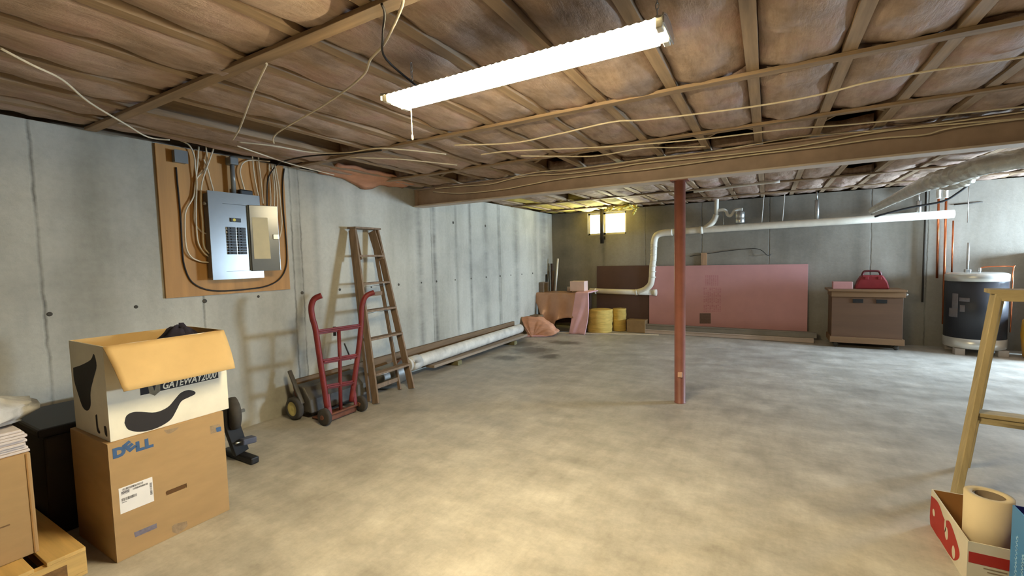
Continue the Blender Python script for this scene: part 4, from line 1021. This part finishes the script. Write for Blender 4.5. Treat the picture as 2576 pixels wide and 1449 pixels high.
m_ = MB(); m_.box((5.0702, 8.2, zt+.001), (5.078, 8.36, zt+.105)); T.part('pale_end', m_, pm('pale_pink_end', (226, 190, 186), .06), .002)

# ------------------------------------------------------------------ water heater and pipes
HCX, HCY, HR = 6.43, 8.33, .305
T = Thing('water_heater', 'squat dark grey water heater with bright metal top band', 'water heater', (HCX, HCY, 0))
Tm = Matrix.Translation((HCX, HCY, 0))
M_jac = pm('dark_jacket', (40, 40, 44), .12, 4, .45, 0, .08)
M_band = pm('bright_band', (206, 204, 196), .06, 5, .3, .5, .04)
m_ = MB(); m_.lathe([(HR, .22), (HR, .985)], 44, Tm); T.part('jacket', m_, M_jac)
m_ = MB(); m_.lathe([(.001, 1.10), (HR-.05, 1.095), (HR-.01, 1.085), (HR+.004, 1.07), (HR+.004, .985), (HR-.01, .98)], 44, Tm); T.part('top_pan', m_, M_band)
m_ = MB(); m_.lathe([(HR-.01, .225), (HR+.004, .22), (HR+.004, .10), (HR-.01, .085), (.001, .085)], 44, Tm); T.part('base_band', m_, M_band)
def cyl_patch(a0, a1, za, zb, off=.002):
    q = MB(); q.slab(8, 2, lambda u, v: ((HCX+(HR+off)*math.cos(a0+(a1-a0)*u), HCY+(HR+off)*math.sin(a0+(a1-a0)*u), za+(zb-za)*v), (math.cos(a0+(a1-a0)*u), math.sin(a0+(a1-a0)*u), 0)), .0015); return q
g_ = math.radians
lab = pm('heater_label', (104, 97, 96), .12, 30, .6, 0, 0)
for a0, a1, za, zb in ((-152, -138, .62, .82), (-160, -138, .5, .62), (-134, -124, .58, .67), (-136, -116, .72, .77)):
    T.part('rating_label', cyl_patch(g_(a0), g_(a1), za, zb), lab)
for xx, yy in ((-.2, -.2), (.22, -.18), (-.2, .2), (.2, .2)):
    m_ = MB(); m_.box((HCX+xx-.05, HCY+yy-.05, 0), (HCX+xx+.05, HCY+yy+.05, .0845)); single('concrete_block', m_, pm('pale_block', (170, 160, 150), .12), 'pale concrete block under the ' + ('left' if xx < 0 else 'right') + (' front' if yy < 0 else ' back') + ' of the water heater', 'block', 'blocks under the water heater', .004)
for xx, z1_, nm in ((-.09, 1.5, 'cold_nipple'), (.03, 1.16, 'hot_nipple')):
    m_ = MB(); m_.tube([(HCX+xx, HCY, 1.09), (HCX+xx, HCY, z1_)], .014, 10); T.part(nm, m_, M_steel)
m_ = MB(); m_.tube(rnd([(HCX+.03, HCY, 1.15), (HCX+.1, HCY, 1.17), (HCX+.34, HCY, 1.17), (HCX+.345, HCY, 1.1), (HCX+.345, HCY, .3)]), .008, 8); T.part('relief_pipe', m_, M_copper)
m_ = MB(); m_.box((HCX-.12, HCY-.03, 1.095), (HCX-.06, HCY+.03, 1.14)); T.part('valve', m_, M_steel, .006)
YC = 8.62
def VP(px, pya, pyb, r, mat, label, y=YC, name='copper_pipe'):
    q = MB(); q.tube([ony(px[0], pya, y), ony(px[1], pyb, y)], r, 10); return single(name, q, mat, label, 'pipe')
VP((2362, 2357), 462, 700, .014, M_copper, 'copper pipe left of two running down the back wall by the heater')
VP((2381, 2372), 466, 815, .014, M_copper, 'copper pipe right of two running down the back wall by the heater', 8.58)
VP((2398, 2394), 555, 690, .010, M_copper, 'short thin copper pipe beside the two tall copper pipes')
VP((2330, 2320), 475, 760, .012, pm('dark_iron', (58, 52, 44)), 'dark iron pipe on the wall left of the copper pipes', 8.64, 'iron_pipe')
VP((2438, 2434), 455, 560, .006, M_steel, 'thin metal rod hanging above the water heater', 8.5, 'metal_rod')
q = MB(); q.tube([ony(2400, 515, 8.67), ony(2472, 508, 8.67)], .008, 8); single('conduit_stub', q, pm('dark_iron', (58, 52, 44)), 'short dark horizontal pipe high on the wall above the heater', 'pipe')
q = MB(); q.tube(rnd([ony(2200, 545, 8.38), ony(2290, 522, 8.38), ony(2370, 507, 8.36), ony(2410, 485, 8.34), ony(2440, 462, 8.3)]), .014, 8); single('black_hose', q, M_black, 'black hose sloping up across the copper pipes to the ceiling', 'hose')
for pxs_, lb in (((2362, 470), 'grey vent elbow left above the copper pipes'), ((2380, 468), 'grey vent elbow right above the copper pipes')):
    c_ = ony(pxs_[0], pxs_[1]+8, 8.5); q = MB(); q.tube(rnd([c_+Vector((0, 0, -.12)), c_, c_+Vector((.02, -.03, .08)), c_+Vector((.05, -.1, .13))]), .026, 12); single('vent_elbow', q, M_pvcd, lb, 'elbow', 'elbows over the copper pipes')
# foil ducts under the joists
M_duct = pm('foil_duct', (204, 198, 184), .14, 14, .3, .45, .7, dist=.012)
def duct(pts, r, label):
    P = smooth_path(pts, 26); q = MB(); rs = [r*min(1, .42+1.2*i/len(P))*(1+.05*(i % 2)+.14*fnoise(i*.23, 2, 1)) for i in range(len(P))]
    q.tube(P, rs, 20); return single('foil_duct', q, M_duct, label, 'duct', 'foil ducts under the joists')
duct([ony(2192, 530, 8.1), ony(2255, 498, 7.5), ony(2330, 462, 6.9), ony(2400, 440, 6.5), ony(2480, 415, 6.2), ony(2640, 388, 5.9)], .092, 'long crinkled foil duct slanting from the back wall to the right edge')
duct([ony(2322, 462, 7.2), ony(2380, 466, 6.9), ony(2425, 452, 6.75), ony(2447, 430, 6.7), ony(2455, 405, 6.7)], .075, 'shorter foil duct looping below the long one')
q = MB(); q.tube(rnd([ony(1745, 482, 6.8), ony(1850, 468, 6.8), ony(1962, 456, 6.8)]), .02, 10); single('ceiling_pipe', q, M_pvcd, 'pale pipe under the joists behind the beam, right of the red post', 'pipe')
# far right: yellow bin and dark crate
T = Thing('yellow_bin', 'mustard yellow plastic bin on the floor right of the water heater', 'bin', (7.08, 8.12, 0))
Ty = Matrix.Translation((7.08, 8.12, 0)); M_must = pm('mustard_plastic', (206, 150, 44), .1, 5, .5)
m_ = MB(); m_.lathe([(.001, 0), (.22, 0), (.245, .02), (.27, .3), (.26, .48), (.2, .56)], 30, Ty); T.part('body', m_, M_must)
m_ = MB(); m_.lathe([(.21, .555), (.215, .575), (.15, .6), (.001, .605)], 30, Ty); T.part('lid', m_, M_must)
T = Thing('dark_shelf', 'dark wooden shelf unit against the back wall at the right edge', 'shelf', (7.45, 8.45, 0))
for xx in (7.05, 7.85):
    m_ = MB(); m_.box((xx, 8.42, 0), (xx+.04, 8.67, 1.35)); T.part('side', m_, M_tab, .002)
for z in (.66, 1.0, 1.31):
    m_ = MB(); m_.box((7.09, 8.42, z), (7.85, 8.67, z+.03)); T.part('shelf_board', m_, M_tab, .002)
m_ = MB(); m_.box((7.09, 8.66, .66), (7.85, 8.675, 1.34)); T.part('back_panel', m_, M_tab)

# ------------------------------------------------------------------ right foreground: step stool, boxes, paper roll
M_pine = wood('yellow_pine', (178, 160, 118), 2, .6, .2, 24)
M_pinex = wood('yellow_pine_across', (178, 160, 118), 0, .6, .2, 24)
T = Thing('wooden_steps', 'pale wooden step ladder standing at the right edge', 'ladder', (5.3, 3.5, 0))
f0, t0 = Vector((4.925, 3.38, 0)), Vector((5.115, 3.575, 1.16))
wf, wt_ = .62, .42
sk = Vector((.97, -.12, 0)).normalized()
rail_pts = [(f0, t0), (f0+sk*wf, t0+sk*wt_)]
for a, b in rail_pts:
    m_ = MB(); m_.bar(a+Vector((0, 0, .006)), b, .068, .026, (1, 0, 0)); 
    m_ = MB(); m_.bar(a+Vector((0, 0, .008)), b, .03, .075, (0, 1, 0)); T.part('front_rail', m_, M_pine, .003)
rear = [(f0+Vector((.19, .52, 0)), t0+Vector((.045, .09, -.03))), (f0+sk*wf+Vector((.1, .52, 0)), t0+sk*wt_+Vector((-.02, .09, -.03)))]
for a, b in rear:
    m_ = MB(); m_.bar(a+Vector((0, 0, .006)), b, .028, .04, (0, 1, 0)); T.part('rear_leg', m_, M_pine, .003)
for fr_ in (.415,):
    a = f0.lerp(t0, fr_); b = (f0+sk*wf).lerp(t0+sk*wt_, fr_)
    m_ = MB(); m_.bar(a+Vector((.015, .02, 0)), b+Vector((-.015, .02, 0)), .10, .022, (0, 0, 1)); T.part('step', m_, M_pinex, .003)
    m_ = MB(); m_.bar(a+Vector((.015, -.01, -.024)), b+Vector((-.015, -.01, -.024)), .02, .02, (0, 0, 1)); T.part('step_cleat', m_, M_pinex, .002)
m_ = MB(); m_.bar(t0+sk*-.03+Vector((0, .03, .012)), t0+sk*(wt_+.03)+Vector((0, .03, .012)), .14, .024, (0, 0, 1)); T.part('top_cap', m_, M_pinex, .003)
m_ = MB(); m_.bar(t0+sk*-.01+Vector((0, -.03, -.02)), t0+sk*(wt_+.01)+Vector((0, -.03, -.02)), .022, .042, (0, 0, 1)); T.part('top_apron', m_, M_pinex, .002)
for a, b in ((rail_pts[0][0], rear[0][0]), (rail_pts[1][0], rear[1][0])):
    pass
m_ = MB(); a = rear[0][0].lerp(rear[0][1], .3); b = rear[1][0].lerp(rear[1][1], .3); m_.bar(a, b, .02, .035, (0, 0, 1)); T.part('rear_stretcher', m_, M_pinex, .002)

# red and white carton
RX0, RX1, RY0, RY1, RZ = 4.722, 5.02, 2.505, 2.985, .19
T = Thing('red_white_carton', 'open red and white carton holding a paper roll, on the floor at lower right', 'box', ((RX0+RX1)/2, (RY0+RY1)/2, 0))
M_rw = pm('white_carton_print', (216, 206, 184), .06, 6, .7, 0, .04); M_rr = pm('red_carton_print', (170, 46, 36), .1, 9, .65, 0, 0)
t = .005
for nm, aa, bb in (('side_panel', (RX0, RY0, .001), (RX0+t, RY1, RZ)), ('side_panel', (RX1-t, RY0, .001), (RX1, RY1, RZ)), ('end_panel', (RX0+t, RY0, .001), (RX1-t, RY0+t, RZ)), ('end_panel', (RX0+t, RY1-t, .001), (RX1-t, RY1, RZ)), ('bottom_panel', (RX0+t, RY0+t, .001), (RX1-t, RY1-t, .006))):
    m_ = MB(); m_.box(aa, bb); T.part(nm, m_, M_rw)
m_ = MB()
for aa, bb in (((RX0+t, RY0+t, .006), (RX0+t+.001, RY1-t, RZ-.001)), ((RX1-t-.001, RY0+t, .006), (RX1-t, RY1-t, RZ-.001)), ((RX0+t, RY1-t-.001, .006), (RX1-t, RY1-t, RZ-.001)), ((RX0+t, RY0+t, .006), (RX1-t, RY0+t+.001, RZ-.001))): m_.box(aa, bb)
T.part('brown_lining', m_, pm('kraft_lining', (150, 104, 54), .1, 6, .8))
def lp(a_, b_, d_): return (RX0-.0005-d_, RY1-a_, b_)      # a from the far end towards the near end
LL = RY1-RY0
m_ = MB(); P = smooth_path([lp(*q, 0) for q in ((.001, RZ-.035), (.11, RZ-.02), (.2, RZ-.055), (.27, RZ-.03), (.36, RZ-.07), (.40, .08), (.36, .03), (.3, .008), (.15, .004), (.001, .004))]+[lp(.001, RZ-.035, 0)], 4)[:-1]
m_.add(P, [tuple(range(len(P)))]); T.part('red_print', m_, M_rr)
def oval(ca, cb, ra, rb, off): 
    q = MB(); P = [lp(ca+ra*math.cos(k*math.pi/8), cb+rb*math.sin(k*math.pi/8), off) for k in range(16)]; q.add(P, [tuple(range(16))]); return q
for ca, cb, ra, rb in ((.05, .09, .018, .018), (.235, .085, .022, .03), (.215, .115, .012, .035), (.33, .05, .02, .03)):
    T.part('white_print', oval(ca, cb, ra, rb, .0006), M_rw)
m_ = MB(); m_.box((RX0+.004, RY0-.0006, .10), (RX1, RY0-.0001, .147)); T.part('red_stripe', m_, M_rr)
m_ = MB()
for i in range(5): m_.box((RX0+.05+.012*i, RY0-.0007, .085-.014*i), (RX0+.12+.015*i, RY0-.0001, .09-.014*i))
T.part('small_print', m_, pm('grey_brown_print', (150, 130, 104), .2, 30, .8, 0, 0))
RC = Vector((4.822, 2.64, .0075)); rr_, rh = .078, .345
T = Thing('paper_roll', 'thick cream paper roll standing in the red and white carton', 'paper roll', RC)
m_ = MB(); m_.lathe([(.045, 0), (rr_, 0), (rr_, rh), (.066, rh+.001), (.052, rh), (.052, .02), (.045, .02)], 40, Matrix.Translation(RC)); T.part('roll', m_, pm('cream_paper', (214, 196, 158), .05, 7, .8, 0, .08))
m_ = MB(); m_.lathe([(.044, .01), (.051, .01), (.051, rh-.006), (.044, rh-.006), (.044, .01)], 32, Matrix.Translation(RC)); T.part('core', m_, pm('grey_board_core', (120, 104, 84), .12, 9, .8))
# blue carton
BX0_, BX1_, BY0, BY1, BZ = 4.832, 5.32, 1.95, 2.46, .40
T = Thing('blue_carton', 'tall blue carton in the lower right corner of the picture', 'box', ((BX0_+BX1_)/2, (BY0+BY1)/2, 0))
M_bl = pm('blue_carton_print', (66, 128, 182), .08, 5, .5, 0, .03); M_bl2 = pm('deep_blue_print', (26, 34, 104), .1, 5, .5, 0, .03)
for nm, aa, bb, mt in (('side_panel', (BX0_, BY0, .001), (BX0_+t, BY1, BZ), M_bl), ('side_panel', (BX1_-t, BY0, .001), (BX1_, BY1, BZ), M_bl), ('end_panel', (BX0_+t, BY0, .001), (BX1_-t, BY0+t, BZ), M_bl), ('end_panel', (BX0_+t, BY1-t, .001), (BX1_-t, BY1, BZ), M_bl2), ('bottom_panel', (BX0_+t, BY0+t, .001), (BX1_-t, BY1-t, .006), M_bl2), ('inner_flap', (BX0_+t, BY0+t, BZ-.03), (BX1_-t, BY1-t, BZ-.025), M_bl2)):
    m_ = MB(); m_.box(aa, bb); T.part(nm, m_, mt)
# illegible white script running up the side panel: thin wavy strokes
for k, (yy, za, zb) in enumerate(((BY1-.05, .13, .30), (BY1-.10, .12, .255))):
    m_ = MB(); n_ = 46; P = []
    for i in range(n_+1):
        f = i/n_; P.append(Vector((BX0_-.0008, yy+.008*math.sin(i*1.35)+.004*math.sin(i*2.9), za+(zb-za)*f)))
    m_.tube(P, .0012, 4); T.part('script_print', m_, pm('pale_script_print', (170, 206, 232), .05, 9, .6, 0, 0))

# yellow fibreglass tufts at the ceiling by the window
M_tuft = pm('yellow_fluff', (226, 208, 110), .15, 12, .9, 0, .4)
c_ = Vector((1.62, 8.2, H-.03)); m_ = MB()
for k in range(16):
    a_ = random.uniform(0, 6.28); p_ = c_+Vector((random.uniform(-.22, .22), random.uniform(-.15, .15), .035)); L_ = random.uniform(.1, .22)
    q_ = p_+Vector((L_*math.cos(a_), L_*.7*math.sin(a_), random.uniform(-.07, .0)))
    m_.tube(smooth_path([p_, (p_+q_)/2+Vector((0, 0, -.03)), q_], 4), [.018, .022, .024, .022, .02, .016, .014, .01, .004], 6)
single('fibreglass_tuft', m_, M_tuft, 'ragged yellow fibreglass tuft right above the small window', 'insulation')
m_ = MB(); m_.tube(smooth_path([ony(1597, 505, 8.25), ony(1600, 520, 8.25), ony(1598, 530, 8.25), ony(1592, 540, 8.25)], 6), [.02*(1+.5*math.sin(k*2.1)) for k in range(19)], 7); single('hanging_strand', m_, M_tuft, 'yellow fibreglass strand dangling right of the small window', 'insulation')
# salmon batt drooping over the left wall top
m_ = MB(); c_ = onx(905, 458, .08)
def dro(u, v):
    y = 3.0+1.2*u; k = math.exp(-((u-.5)/.16)**2)
    return ((.02+.3*v, y, H+.03-.05*(1-v)-.09*k*(1-v)**2+.02*fnoise(u*8, v*4, 1)), (0, 0, -1))
m_.slab(26, 8, dro, .02); single('drooping_batt', m_, M_batt, 'salmon insulation drooping over the wall top right of the panel', 'insulation')
